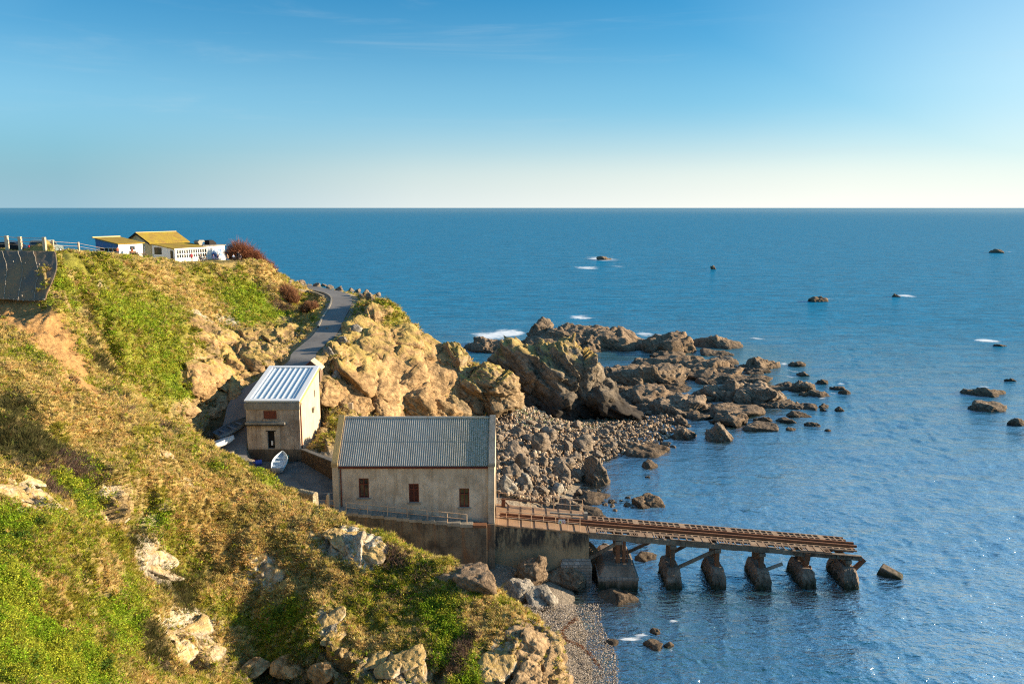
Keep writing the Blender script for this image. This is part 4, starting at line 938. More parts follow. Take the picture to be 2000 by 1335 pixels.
cap = MB(); cap.hexa([tuple(A + nn * -.05 + Vector((0, 0, 9.003))), tuple(B + nn * -.05 + Vector((0, 0, 10.103))), tuple(B + nn * .55 + Vector((0, 0, 10.103))), tuple(A + nn * .55 + Vector((0, 0, 9.003))), tuple(A + nn * -.05 + Vector((0, 0, 9.16))), tuple(B + nn * -.05 + Vector((0, 0, 10.26))), tuple(B + nn * .55 + Vector((0, 0, 10.26))), tuple(A + nn * .55 + Vector((0, 0, 9.16)))]); cap.build("coping", M['concrete_dark'], rw)
lw = MB().box(-36.1, -35.75, 97.2, 100.6, 6.8, 9.15).box(-36.1, -34.62, 96.8, 97.19, 6.8, 9.05).build("boat_ramp_wall", M['concrete']); tag(lw, "low concrete wall holding up the boats left of the winch house", "wall")

# ------------------------------------------------------------------ slipway
def sz(x): return 6.70 - (x + 1.8) * (3.45 / 39.3)
SY0, SY1 = 80.4, 86.4
sb = empty("concrete_ramp", (3, 83.4, 1), "solid streaked concrete slip head between the boathouse and the trestle", "ramp")
MB().prism([(-1.83, 1.2), (8.25, -0.6), (8.25, sz(8.25) - .1), (-1.83, sz(-1.83) - .1)], SY0, SY1).build("wall_body", M['slipwall'], sb, bevel=.03)
tp = MB()
xs_ = np.linspace(-1.8, 8.2, 8)
for k in range(7):
    x0, x1 = xs_[k], xs_[k + 1] - .03
    z0, z1 = sz(x0) + .02 + .05, sz(x1) + .02 - .03
    tp.hexa([(x0, SY0 - .04, z0 - .16), (x1, SY0 - .04, z1 - .16), (x1, SY1 + .04, z1 - .16), (x0, SY1 + .04, z0 - .16), (x0, SY0 - .04, z0), (x1, SY0 - .04, z1), (x1, SY1 + .04, z1), (x0, SY1 + .04, z0)])
    tp.bar((x1 - .05, SY0, z1 + .02), (x1 - .05, SY1, z1 + .02), .07, .06)
tp.build("slip_surface", M['sliptop'], sb)
ft = MB().box(5.2, 8.55, SY0 - .5, SY0 - .003, -.8, 2.3); ft.hexa([(5.2, SY0 - .5, 2.303), (8.55, SY0 - .5, 2.303), (8.5, SY0 - .004, 2.303), (5.2, SY0 - .004, 2.303), (5.4, SY0 - .1, 2.9), (8.4, SY0 - .1, 2.9), (8.4, SY0 - .01, 2.9), (5.4, SY0 - .01, 2.9)]); ft.build("block_footing", M['blocks'], sb)

tw = empty("slipway", (23, 83, 0), "rusty derelict slipway trestle on concrete piers running out into the sea", "slipway")
X0, X1 = 8.3, 37.6
def zseg(xa, xb, ya, yb, dz0, dz1, mb):
    return mb.hexa([(xa, ya, sz(xa) + dz0), (xb, ya, sz(xb) + dz0), (xb, yb, sz(xb) + dz0), (xa, yb, sz(xa) + dz0), (xa, ya, sz(xa) + dz1), (xb, ya, sz(xb) + dz1), (xb, yb, sz(xb) + dz1), (xa, yb, sz(xa) + dz1)])
rr = random.Random(5)
# keelway rails: run from the boathouse door to the end
for y in (82.35, 83.15):
    m_ = MB(); zseg(-1.3, X1 + .2, y, y + .17, .03, .30, m_); m_.build("keel_rail", M['rust'], tw)
m_ = MB(); zseg(-1.3, X1, 82.521, 83.149, .02, .06, m_); m_.build("keel_bed", M['rustpale'], tw)
# far side lattice: two rows of openings, solid plates every span
lat = MB()
for y in (83.62, 84.32, 85.05): zseg(X0, X1 - .2, y, y + .16, -.12, .05, lat)
x = X0
k = 0
while x < X1 - .4:
    w = .16 if k % 7 else .62
    zseg(x, x + w, 83.781, 84.319, -.10, .046, lat); zseg(x, x + w, 84.481, 85.049, -.10, .046, lat); x += w + .52; k += 1
lat.build("far_lattice", M['rustpale'], tw)
nl = MB()
for y in (81.55, 82.05):
    zseg(X0, X1 - .1, y, y + .14, -.12, .03, nl)
x = X0; k = 0
while x < X1 - .3:
    zseg(x, x + .15, 81.691, 82.049, -.1, .028, nl); x += .70
nl.build("near_lattice", M['rustpale'], tw)
# ragged near side slabs, many broken through
br = MB(); x = X0; k = 0
while x < X1 - 3.4:
    span = (k % 7)
    if span in (0, 6): zseg(x, x + .75, 80.55, 81.54, -.13, .02, br)
    else:
        zseg(x, x + .12, 80.55, 81.54, -.10, .02, br)
        dz = rr.uniform(-.05, .03)
        if rr.random() < .8: zseg(x + .121, x + .86, 80.55, 80.68, -.10 + dz, .01 + dz, br)
        zseg(x + .121, x + .86, 81.35, 81.5, -.10, .012, br)
        for q in range(rr.choice((0, 0, 1, 2, 4))):
            xa = x + .2 + rr.random() * .55; zseg(xa, xa + .06, 80.7, 81.34, -.07, .0 + rr.uniform(-.03, .0), br)
    x += .87; k += 1
br.build("broken_slab", M['rustpale'], tw)
# longitudinal beams
for y, mt in ((80.5, 'beamconc'), (82.6, 'rust'), (84.75, 'beamconc')):
    m_ = MB()
    for q in range(24):
        xa = X0 + q * (X1 - X0) / 24; xb = xa + (X1 - X0) / 24 - .004
        dz = rr.uniform(0, .09); zseg(xa, xb, y + rr.uniform(0, .03), y + .34, -.72 + dz, -.131, m_)
    m_.build("beam", M[mt], tw)
hang = MB(); zseg(X1 - 7.6, X1 - .1, 80.44, 80.492, -.20, -.14, hang)
for q in range(60):
    xa = rr.uniform(X1 - 7.5, X1 - .2); l_ = rr.uniform(.08, .38); zseg(xa, xa + .05, 80.442, 80.49, -.25 - l_, -.201, hang)
hang.build("hanging_bars", M['wood'], tw)
# concrete piers and bents
PX = [11.4, 17.3, 22.1, 26.9, 31.7, 36.2]
def pier(x, w, ytop0, ytop1, h, y0, y1, seed):
    """tapered, sea-eaten block"""
    q = random.Random(seed); V = []; rings = [(-1.2, 1.04)] + [(z, float(np.interp(z / h, [0, .25, .55, .85, 1], [1.0, .98, .93, .84, .72]))) for z in np.linspace(0, h, 14)]
    n = 84
    for (z, s) in rings:
        f = (z / h) if z > 0 else 0
        ya = y0 + (ytop0 - y0) * f ** 1.5; yb = y1 + (ytop1 - y1) * f ** 1.5
        hw, hl, cy = w / 2 * s, (yb - ya) / 2, (ya + yb) / 2
        for k in range(n):
            a = 2 * math.pi * k / n; c, s_ = math.cos(a), math.sin(a); p = 14
            r_ = (abs(c) ** p + abs(s_) ** p) ** (-1 / p)
            V.append((x + c * r_ * hw, cy + s_ * r_ * hl, z))
    V = np.array(V); fq, fe = facet(V * 1.9 + seed * 7, 1.3); d = (fbm(V * 2.6 + seed * 9, 5) + .55 * fq - .5 * (1 - sstep(0, .1, fe)))[:, None] * np.array([.20, .20, .10]) * (V[:, 2:3] > -.5); V = V + d
    Fq = []
    for r_ in range(len(rings) - 1):
        for k in range(n): Fq.append((r_ * n + k, r_ * n + (k + 1) % n, (r_ + 1) * n + (k + 1) % n, (r_ + 1) * n + k))
    mb = MB(); mb.add(V, Fq + [tuple((len(rings) - 1) * n + k for k in range(n))]); return mb
for i, x in enumerate(PX):
    zt = sz(x)
    if i == 0:
        hb = MB().box(9.2, 13.4, 79.2, 85.6, -1.2, .95).hexa([(9.25, 79.25, 1.33), (13.3, 79.25, 1.33), (13.3, 85.6, 1.33), (9.25, 85.6, 1.33), (9.9, 79.9, 2.3), (12.9, 79.9, 2.3), (12.9, 85.3, 2.3), (9.9, 85.3, 2.3)])
        pb = hb.build("pier_base", M['pier'], tw, bevel=.05)
        o = MB().box(9.14, 13.46, 79.14, 85.66, .951, 1.329).build("block_course", M['blocks'], tw); h = 2.25
    else:
        h = [0, 1.9, 1.9, 1.75, 1.8, 1.9][i]
        pb = pier(x, [0, 1.7, 1.6, 1.65, 1.6, 1.7][i], 79.9 + .1 * (i % 2), 83.6, h, 79.2, 84.2 + .2 * (i % 3), i + 3).build("pier_base", M['pier'], tw, smooth=False)
    m_ = MB().box(x - .34, x + .34, 80.45, 84.9, zt - 1.12, zt - .74); m_.build("crosshead", M['beamconc'], tw, bevel=.03)
    for y, mt in ((80.78, 'wood' if i % 2 else 'rust'), (83.35, 'wood')):
        ps_ = MB().box(x - .21, x + .21, y - .2, y + .2, h - .35, zt - 1.121)
        if i == 0: ps_.box(x + .5, x + .82, y - .16, y + .16, h - .35, zt - .74); ps_.box(x + .95, x + 1.08, y - .1, y + .05, h - .3, zt - 1.7)
        ps_.build("trestle_post", M[mt], tw, bevel=.02)
    m_ = MB().bar((x + .02, 81.0, h - .1), (x + .02, 83.2, zt - 1.25), .16, .26)
    if i in (3, 4, 5): m_.bar((x - .1, 83.1, h - .1), (x - .1, 81.0, zt - 1.3), .14, .24)
    m_.build("cross_brace", M['wood'], tw)
m_ = MB().bar((8.3, 80.9, 2.7), (11.3, 80.9, sz(11.3) - 1.1), .24, .34); m_.build("diagonal_brace", M['beamconc'], tw)
m_ = MB().bar((8.3, 84.7, 3.6), (10.4, 84.7, sz(10.4) - .8), .26, .36); m_.build("diagonal_brace", M['wood'], tw)
m_ = MB().bar((17.7, 80.8, 1.6), (21.8, 80.8, sz(21.8) - 1.0), .22, .34); m_.build("diagonal_brace", M['beamconc'], tw)
m_ = MB().bar((17.4, 83.4, 2.0), (20.7, 83.4, sz(20.4) - .8), .22, .34); m_.build("diagonal_brace", M['wood'], tw)
m_ = MB().bar((31.9, 83.3, 1.6), (35.6, 83.3, sz(35.6) - .8), .2, .3); m_.build("diagonal_brace", M['wood'], tw)
m_ = MB().bar((12.2, 83.3, 2.0), (16.6, 83.3, sz(16.6) - .9), .2, .3); m_.build("diagonal_brace", M['wood'], tw)
m_ = MB().bar((26.8, 80.8, 1.2), (29.2, 80.8, 2.15), .24, .30); m_.build("broken_brace", M['concrete'], tw)
m_ = MB().bar((31.65, 80.55, sz(31.6) - 1.5), (31.75, 80.55, sz(31.6) - .3), .5, .4); m_.build("rusted_plate", M['rust'], tw)
m_ = MB().bar((36.5, 80.5, 1.3), (37.9, 80.6, sz(37.6) - .5), .5, .3); m_.build("fallen_plate", M['rust'], tw)
# slip railings
ps = [(wx(px, 80.55, sz(0)), 80.55, 0) for px in (989, 1013.5, 1037.5, 1061.5, 1085, 1109, 1132.5)]
ps = [(-1.5, 80.55, sz(-1.5))] + [(p[0], p[1], sz(p[0]) + .02) for p in ps]
rl = railing("slip_railing", ps, [1.55] * 8, label="pale pipe railing on the near edge of the slip head", r=.04, mids=(.55,))
ps = [(x, 86.2, sz(x) + .02) for x in (-1.5, .9, 2.1, 3.4, 4.75, 6.6, 8.0)]
railing("far_slip_railing", ps, [1.45] * 7, label="thin cream pipe railing along the seaward far edge of the slip head", r=.035, mids=(.5,))
wd = empty("hand_winch", (-1.0, 85.9, 6.6), "dark rusty winch stand with a long pipe beside the boathouse end", "winch")
MB().box(-1.2, -.75, 85.7, 86.05, 6.6, 7.55).bar((-1.1, 85.9, 7.5), (-.3, 85.9, 6.7), .12).build("stand", M['rust'], wd, bevel=.03)
MB().tube([(-1.2, 86.0, 7.6), (3.6, 86.0, 7.05)], .11, 8).build("pipe", M['wood'], wd)
pg = MB().tube([(4.2, 84.1, sz(4.2) + .45), (8.1, 84.1, sz(8.1) + .45)], .12, 8).box(8.0, 8.4, 83.9, 84.5, sz(8) - .1, sz(8) + .75).build("pipe_guard", M['concrete']); tag(pg, "grey pipe laid along the middle of the slip head ending at a dark post", "pipe")
sg = empty("warning_sign", (wx(1097.5, 80.45, 7.2), 80.47, 7.0), "white warning sign with yellow triangle hung on the slip railing", "sign")
sx_, szz = wx(1097.5, 80.45, 7.2), sz(5.8) + 1.02
MB().box(sx_ - .36, sx_ + .36, 80.47, 80.50, szz - .24, szz + .24).build("panel", M['white'], sg)
MB().prism([(sx_ - .30, szz - .17), (sx_ - .02, szz - .17), (sx_ - .16, szz + .12)], 80.455, 80.468).build("triangle", plain("sign_yellow", (.80, .60, .03), .5, var=.05), sg)
MB().prism([(sx_ - .19, szz - .10), (sx_ - .13, szz - .10), (sx_ - .145, szz + .02), (sx_ - .175, szz + .02)], 80.445, 80.454).build("mark", M['dark'], sg)
cg = [(sx_ + .17 + .12 * math.cos(a * math.pi / 8), szz + .02 + .12 * math.sin(a * math.pi / 8)) for a in range(16)]
MB().prism(cg, 80.455, 80.468).build("red_disc", plain("sign_red", (.60, .06, .06), .5, var=.05), sg)
cg = [(sx_ + .17 + .075 * math.cos(a * math.pi / 8), szz + .02 + .075 * math.sin(a * math.pi / 8)) for a in range(16)]
MB().prism(cg, 80.445, 80.454).build("disc_centre", M['white'], sg)
MB().box(sx_ + .05, sx_ + .29, 80.455, 80.468, szz - .20, szz - .13).build("red_bar", bpy.data.materials["sign_red"], sg)
fb = MB().hexa([(-1.5, -.7, -1), (1.5, -.8, -1), (1.4, .8, -1), (-1.4, .7, -1), (-1.15, -.5, .55), (1.1, -.6, .1), (1.15, .55, .15), (-1.0, .5, .7)]).build("concrete_block", M['pier'], bevel=.12)
fb.location = tuple(G(1745, 1128, 0) + np.array([0, .6, .25])); fb.rotation_euler = (R(4), R(8), R(-32)); tag(fb, "fallen concrete block alone in the water off the trestle end", "block")
# ------------------------------------------------------------------ rocks
import bmesh
_ICO = {}
def ico(res):
    if res not in _ICO:
        bm = bmesh.new(); bmesh.ops.create_icosphere(bm, subdivisions=res, radius=1.0)
        bm.verts.ensure_lookup_table(); V = np.array([v.co[:] for v in bm.verts]); Fc = np.array([[v.index for v in f.verts] for f in bm.faces]); bm.free()
        V /= np.linalg.norm(V, axis=1)[:, None]; _ICO[res] = (V, Fc)
    return _ICO[res]
def rock_shape(a, b, c, seed, res=4, rough=1.0, flat=0.0, blocky=1.0, strata=None):
    """angular rock: soft intersection of half-spaces, then fractured; a, b, c half sizes in metres"""
    q = np.random.default_rng(seed); D, Fc = ico(res)
    n = q.normal(size=(11, 3)); n /= np.linalg.norm(n, axis=1)[:, None]; d = q.uniform(.62, 1.0, 11)
    if flat: n = np.concatenate([n, [[.08, .05, 1.0]]]); n[-1] /= np.linalg.norm(n[-1]); d = np.append(d, 1 - .5 * flat)
    p = 34.0
    r = (np.maximum(D @ n.T, 0) / d) ** p; r = (r.sum(1) + .8 ** p) ** (-1 / p)
    V = D * r[:, None] * np.array([a, b, c])
    s = (a + b) / 2; off = q.uniform(0, 50, 3); sc = min(s, c * 1.6)
    nn_ = V / np.array([a, b, c]) ** 2; nn_ /= np.linalg.norm(nn_, axis=1)[:, None]
    # bedding planes dipping down to the right; blocks are slabs between them
    T = np.array(Matrix.Rotation(R(32 if strata is None else strata), 3, 'Y') @ Matrix.Rotation(R(14), 3, 'X')); S = (V @ T) * np.array([.75, .8, 1.7])
    wv = .07 * fbm(V / max(s, .3) * 1.5 + off, 2)[:, None]
    fh, fe = facet(S / max(s * .75, .25) + off + wv, 1.5)
    h = sc * (.16 * blocky * fh - .045 * (1 - sstep(0, .07, fe))) + sc * .045 * rough * ridged(V / max(s * .4, .2) + off, 4)
    if res >= 4:
        f2, e2 = facet(S / max(s * .30, .3) + off + wv * 2, 1.5); h += sc * .06 * blocky * f2 - sc * .02 * (1 - sstep(0, .08, e2))
    if res >= 5:
        f3, e3 = facet(S / max(s * .11, .25) + off, 1.4); h += sc * .035 * blocky * f3
    return V + nn_ * h[:, None], Fc
def put_rock(cx, cy, w, h, mat, seed, label, name="rock", cat="rock", group=None, depth=.75, flat=0.0, rough=1.0, blocky=1.0, res=None, rz_=None, z=None, tilt=(0, 0), sink=0.10):
    """photo centre and photo width and height -> a rock standing on ground or sea bed there"""
    base = hit(cx, cy + h / 2)[0]
    if base[2] < 0.0 or z is not None: base = G(cx, cy + h / 2, z or 0.0)
    dep = base[1] * cP - (base[2] - CAM_H) * sP
    a = w * dep / F / 2; b = a * depth
    phi = math.atan2(CAM_H - base[2], base[1])
    H = (h * dep / F - 1.1 * b * math.sin(phi)) / math.cos(phi); H = max(H * (1 - .25 * (flat > .3)), .20 * a, .12)
    res = res or (6 if w > 140 else 5 if w > 45 else 4 if w > 16 else 3)
    V, Fc = rock_shape(a, b, H * (1 + sink), seed, res, rough, flat, blocky)
    o = mesh_np(name, V, Fc, mat, smooth=False)
    o.location = (base[0], base[1] + b * .85, base[2] - sink * H)
    o.rotation_euler = (tilt[0], tilt[1], rz_ if rz_ is not None else random.uniform(-.15, .15))
    return tag(o, label, cat, group)
K = M
# the big stack: several leaning masses fused in one mesh
def compound(name, parts, mat, label, cat="rock"):
    Vs, Fs, n0 = [], [], 0
    for (px, py, Y, a, b, c, rot, seed, res) in parts:
        V, Fc = rock_shape(a, b, c, seed, res, .8, 0.0, 1.25)
        m = np.array(Matrix.Rotation(rot[2], 3, 'Z') @ Matrix.Rotation(rot[1], 3, 'Y') @ Matrix.Rotation(rot[0], 3, 'X'))
        V = V @ m.T + W(px, py, Y); Vs.append(V); Fs.append(Fc + n0); n0 += len(V)
    return tag(mesh_np(name, np.concatenate(Vs), np.concatenate(Fs), mat), label, cat)
compound("sea_stack", [
    (1048, 752, 152, 8.6, 7.5, 7.6, (0, R(-6), R(10)), 11, 6),
    (1095, 748, 153, 7.5, 7.0, 7.2, (0, R(20), R(15)), 12, 6),
    (1140, 762, 152, 8.5, 6.0, 5.0, (0, R(30), R(5)), 13, 6),
    (1185, 780, 151, 6.8, 5.5, 3.0, (0, R(22), R(10)), 14, 5),
    (1085, 792, 147, 5.5, 4.5, 3.2, (0, R(12), R(0)), 15, 5),
    (1035, 792, 149, 5.5, 4.0, 2.8, (0, 0, 0), 16, 5),
    (1000, 745, 155, 5.5, 5.0, 5.0, (0, R(-14), 0), 17, 5)], K['stack'], "tallest rock stack, dark with a pale lichen crest, standing beyond the pebble beach")
compound("outcrop", [
    (945, 762, 139, 5.2, 4.8, 4.9, (0, R(-10), R(12)), 31, 6),
    (900, 745, 140.5, 5.2, 4.8, 5.2, (0, R(-16), 0), 32, 6),
    (980, 785, 137.5, 3.0, 3.6, 3.0, (0, R(8), R(20)), 33, 5),
    (905, 788, 135.5, 3.4, 2.8, 2.6, (0, 0, 0), 34, 5)], K['cliffrock'], "blocky tan outcrop at the foot of the promontory left of the tall stack", "rock")
def crags(name, parts, mat, seed, label, cat, thick=.42, sink=.25, res=5, rough=.6, grow=1.0, split=None):
    """rock slabs bedded in the slope: each lies along the ground surface and sticks out by a part of its thickness"""
    Vs, Fs, n0 = [], [], 0
    hp = hit([p[0] for p in parts], [p[1] for p in parts]); q = random.Random(seed)
    for k, ((px, py, w, hh_), p) in enumerate(zip(parts, hp)):
        dep = p[1] * cP - (p[2] - CAM_H) * sP; st_ = max(1.0, w * dep / F * .35)
        zx = zgrid(np.array([p[0] - st_, p[0] + st_, p[0], p[0]]), np.array([p[1], p[1], p[1] - st_, p[1] + st_]))
        n = Vector((-(zx[1] - zx[0]) / (2 * st_), -(zx[3] - zx[2]) / (2 * st_), 1)).normalized()
        n = (n + Vector((q.uniform(-.16, .16), q.uniform(-.16, .10), q.uniform(-.1, .1)))).normalized()
        u = Vector((1, 0, 0)) - n * n.x; u.normalize(); u = Matrix.Rotation(R(-32) + q.uniform(-.25, .25), 3, n) @ u; v = n.cross(u)
        a = w * dep / F / 2 * 1.15 * grow; b = max(hh_ * dep / F / 2 / max(.45, abs(Vector((0, -.93, .36)).dot(n))), .45 * a) * grow; c_ = thick * min(a, b)
        V, Fc = rock_shape(a, b, c_, seed + k, res, rough, 0, 1.3, strata=4)
        m = np.array(Matrix((u, v, n)).transposed())
        V = V @ m.T + p - np.array(n) * c_ * sink
        if split:
            o = mesh_np(name, V - p, Fc, mat); o.location = tuple(p); tag(o, label, cat, split)
        else: Vs.append(V); Fs.append(Fc + n0); n0 += len(V)
    if not split: return tag(mesh_np(name, np.concatenate(Vs), np.concatenate(Fs), mat), label, cat)
crags("cliff", [(672,694,40,36),(690,672,70,60),(730,650,60,60),(705,725,80,70),(760,690,90,80),(745,760,90,70),(800,730,100,90),(820,790,90,60),(845,735,80,80),(785,665,60,50),(700,785,70,50),(870,760,70,80),(820,680,60,50),(660,760,44,50),(860,800,70,40),(765,800,70,44),(745,610,40,40),(880,705,50,50)],
      K['cliff'], 2100, "golden fractured rock face of the promontory between the road and the boathouse roof", "cliff", thick=.5, grow=1.15)
crags("crag", [(405,640,56,34),(440,660,60,40),(480,690,64,46),(515,690,52,44),(450,705,70,40),(390,690,40,30),(545,660,44,40),(500,650,50,34),(400,760,50,40),(360,790,40,34),(425,790,40,34),(540,695,40,34),(375,735,36,28),(480,735,46,30),(565,640,30,28),(425,725,60,40),(500,710,70,40),(400,665,50,44),(455,760,60,40),(395,740,50,40)],
      K['cliff'], 2200, "broken tan crag in the slope below the cafe, left of the road", "crag", thick=.5, split="crags in the slope below the cafe")
for i, (pts_, lb) in enumerate([
    ([(680,1062,70,36),(715,1082,56,30),(655,1045,40,24),(735,1072,34,24),(700,1052,40,22)], "largest white rock slab on the grass edge below the boathouse plinth"),
    ([(524,1118,44,52),(512,1090,26,26)], "orange lichened white outcrop on the steep grass slope, left of the largest slab"),
    ([(640,1212,30,54),(655,1240,22,30)], "narrow white outcrop in mid slope right of the ivy clump"),
    ([(790,1285,50,40),(760,1300,44,30),(815,1308,40,30),(735,1285,26,30)], "cream rocks at the bottom centre of the near slope"),
    ([(975,1300,56,50),(1000,1270,40,40),(960,1325,40,30)], "pale fractured outcrop at the lower right of the near headland"),
    ([(365,940,34,14),(330,887,24,12),(385,948,20,10)], "low white stone in the turf above the yard"),
    ([(68,965,50,66),(45,930,30,36),(85,1000,34,40)], "cream crumbling outcrop under dead stems at the left edge"),
    ([(212,985,40,40),(195,1010,36,36),(228,1005,30,30)], "grey knobbly outcrop in the left of the near slope"),
    ([(300,1090,36,60),(318,1115,30,40)], "white rib of rock in the shaded hollow of the near slope"),
    ([(390,1225,40,46),(365,1265,50,40),(335,1235,26,40),(410,1270,36,30)], "grey broken rocks in the lower shaded hollow"),
    ([(560,1305,50,36),(620,1312,50,30),(500,1300,40,34)], "brown rocks along the bottom edge of the near slope")]):
    crags("rock_outcrop", pts_, K['pale' if i not in (10,) else 'cliff'], 2300 + 20 * i, lb, "rock outcrop", thick=.30, sink=.45, split="low white stones above the yard" if i == 5 else None)
crags("cliff", [(1050,1262,60,50),(1080,1300,50,60),(1040,1310,60,50),(1015,1240,40,36),(1092,1335,40,50),(1030,1350,60,50)], K['cliff'], 2700, "golden rock nose at the right end of the near headland above the shingle", "cliff", thick=.45, grow=1.1)
BIG = [  # cx, cy, w, h, mat, flat, label
 (1140,660,215,58,'reef',.2,"long dark jagged rock ridge at the sea edge behind the tall stack"),
 (1062,652,70,44,'reef',0,"dark hump at the left end of the ridge behind the tall stack"),
 (948,672,78,32,'reef',.2,"low dark rock in white foam left of the tall stack"),
 (1325,667,92,46,'reef',.2,"smooth dome shaped dark rock rising from the sea beyond the reef"),
 (1414,668,96,26,'reef',.2,"low rock with foam at its tip, right of the dome shaped rock"),
 (1300,688,60,18,'reef',.5,"flat ledge at the foot of the dome shaped rock"),
 (1380,712,200,50,'reef',.5,"wide flat reef slab in front of the dome shaped rock"),
 (1278,728,170,58,'reef',.4,"orange tinged reef slab between the tall stack and the tide channel"),
 (1463,757,180,64,'rock',.5,"largest flat topped reef block on the right of the tide channel"),
 (1488,708,68,28,'reef',.3,"small reef hump on the seaward side of the largest reef block"),
 (1440,735,120,30,'reef',.5,"thin reef shelf between the wide slab and the largest reef block"),
 (1518,786,66,26,'rock',.4,"reef block at the lower right corner of the largest reef block"),
 (1573,792,54,18,'rock',.5,"low reef piece beyond the lower right corner of the reef"),
 (1570,754,46,22,'rock',.3,"detached reef block in the sea right of the largest reef block"),
 (1604,769,36,13,'rock',.3,"low detached rock, farther out than the block beside the reef"),
 (1432,797,104,32,'rock',.5,"long flat rock below the largest reef block"),
 (1431,817,68,28,'rock',.3,"squat rock directly behind the wedge shaped boulder"),
 (1492,834,72,20,'rock',.4,"low long rock in still water right of the wedge shaped boulder"),
 (1334,788,94,38,'rock',.3,"smooth rock shoulder left of the tide channel"),
 (1243,770,95,40,'rock',.4,"rounded rock shelf at the right foot of the tall stack"),
 (1285,768,110,42,'rock',.3,"sloping ribbed rock shelf facing the tide channel"),
 (1308,797,64,32,'rock',.3,"knobbly pale rock on the inner edge of the reef"),
 (1366,812,50,18,'rock',.4,"low rock at the mouth of the tide channel"),
 (1334,823,26,16,'rock',.1,"small lone rock in the shallow pool by the reef"),
 (1333,846,44,22,'rock',.2,"rough rock at the seaward tip of the rubble spit"),
 (1253,880,96,26,'reef',.6,"low barnacled rubble reef spreading into the bay"),
 (1200,790,120,26,'rock',.5,"flat grey shelf where the beach meets the tall stack"),
 (1220,722,90,34,'reef',.5,"stepped dark ledge right behind the tall stack"),
 (1400,688,70,14,'reef',.5,"thin ledge between the dome shaped rock and the reef slab"),
]
for i, (cx, cy, w, h, m_, fl, lb) in enumerate(BIG):
    put_rock(cx, cy, w * 1.12, h, K[m_], 100 + i, lb, flat=fl, depth=.85 if w < 120 else .66, blocky=1.1)
def wedge():
    V, Fc = rock_shape(3.1, 2.3, 3.0, 71, 5, .9, 0, 1.0)
    V[:, 2] -= np.clip(V[:, 0] + 1.0, 0, 9) * .75; p = G(1420, 861, 0); o = mesh_np("rock", V, Fc, K['boulder']); o.location = (p[0], p[1] + 1.6, .1)
    tag(o, "wedge shaped pale boulder standing in still water below the reef", "rock")
wedge()
MED = [
 (1166,920,54,52,'boulder',"largest round boulder standing alone at the water's edge"),
 (1054,866,39,36,'boulder',"tall shouldered boulder in the middle of the boulder field"),
 (1074,843,29,26,'boulder',"boulder just above the tall shouldered one, nearer the pebbles"),
 (1142,867,40,34,'boulder',"pitted rounded boulder near the top edge of the bay"),
 (1107,868,24,28,'boulder',"dark upright boulder between the shouldered and the pitted boulders"),
 (1002,879,42,32,'boulder',"broad low boulder beside the boathouse gable top"),
 (1021,901,28,30,'boulder',"angular boulder below the broad one by the boathouse gable"),
 (1001,919,38,24,'boulder',"flat sided boulder against the boathouse gable"),
 (1037,915,32,22,'boulder',"tilted slab boulder amid the boulder field"),
 (1059,900,24,20,'boulder',"small cube like boulder above the tilted slab"),
 (1093,902,52,24,'boulder',"long ridge backed boulder in the centre of the field"),
 (1100,924,34,30,'boulder',"dark smooth boulder with wet foot beside the pool"),
 (1126,925,26,18,'boulder',"low black boulder touching the dark smooth one"),
 (1027,938,30,32,'grey',"pale knobbly upright boulder above the slip railing"),
 (1076,938,20,18,'boulder',"small reddish boulder at the edge of the pool"),
 (1086,955,32,20,'grey',"pale boulder lying in the shallow pool behind the slip"),
 (993,948,36,30,'grey',"big pale pointed boulder just behind the slip railing"),
 (1116,988,52,38,'boulder',"large furrowed boulder right behind the end of the slip railing"),
 (1007,842,30,16,'boulder',"low boulder at the foot of the promontory above the roof end"),
 (1269,908,34,16,'reef',"isolated low rock in the middle of the bay"),
 (1160,972,80,18,'reef',"dark rubble bank in the water behind the slip"),
 (1262,979,60,24,'reef',"dark ragged rock cluster in the bay above the trestle"),
 (1150,1000,70,16,'reef',"low rubble behind the first trestle span"),
 (1255,1045,50,26,'grey',"pale rocks seen between the first two trestle piers"),
 (1183,1075,44,42,'grey',"pale sunlit boulder seen under the first trestle span"),
 (1262,1088,44,16,'reef',"small rock in the water beyond the second pier gap"),
 (1160,1095,56,60,'reef',"dark rock mass squeezed between the slip base and first pier"),
 (915,1124,120,42,'reef',"big dark brown rock under the boathouse retaining wall"),
 (1005,1152,70,32,'grey',"blue grey rock at the wet foot of the slip wall, left"),
 (1062,1168,76,34,'grey',"blue grey rock at the foot of the slip wall, nearest the beach"),
 (1112,1120,80,44,'reef',"overhanging brown rock clamped on the corner of the slip base"),
 (1045,1112,60,40,'reef',"dark fissured rock between the two blue grey rocks"),
 (1210,1168,72,22,'reef',"black weedy rock awash below the first pier"),
 (1278,1258,40,16,'reef',"weedy rock awash in the near bay with foam around it"),
 (1197,1256,28,10,'reef',"small rock awash left of the foaming rock in the near bay"),
 (1282,1234,24,10,'reef',"small rock awash above the foaming rock in the near bay"),
 (1306,1258,18,10,'reef',"smallest rock awash right of the foaming rock in the near bay"),
 (880,790,60,44,'cliffrock',"smooth tan boulder at the foot of the promontory behind the roof ridge"),
]
for i, (cx, cy, w, h, m_, lb) in enumerate(MED):
    put_rock(cx, cy, w, h, K[m_], 300 + i, lb, name="boulder" if m_ == 'boulder' else "rock", cat="boulder" if m_ == 'boulder' else "rock", depth=.85, blocky=.8)
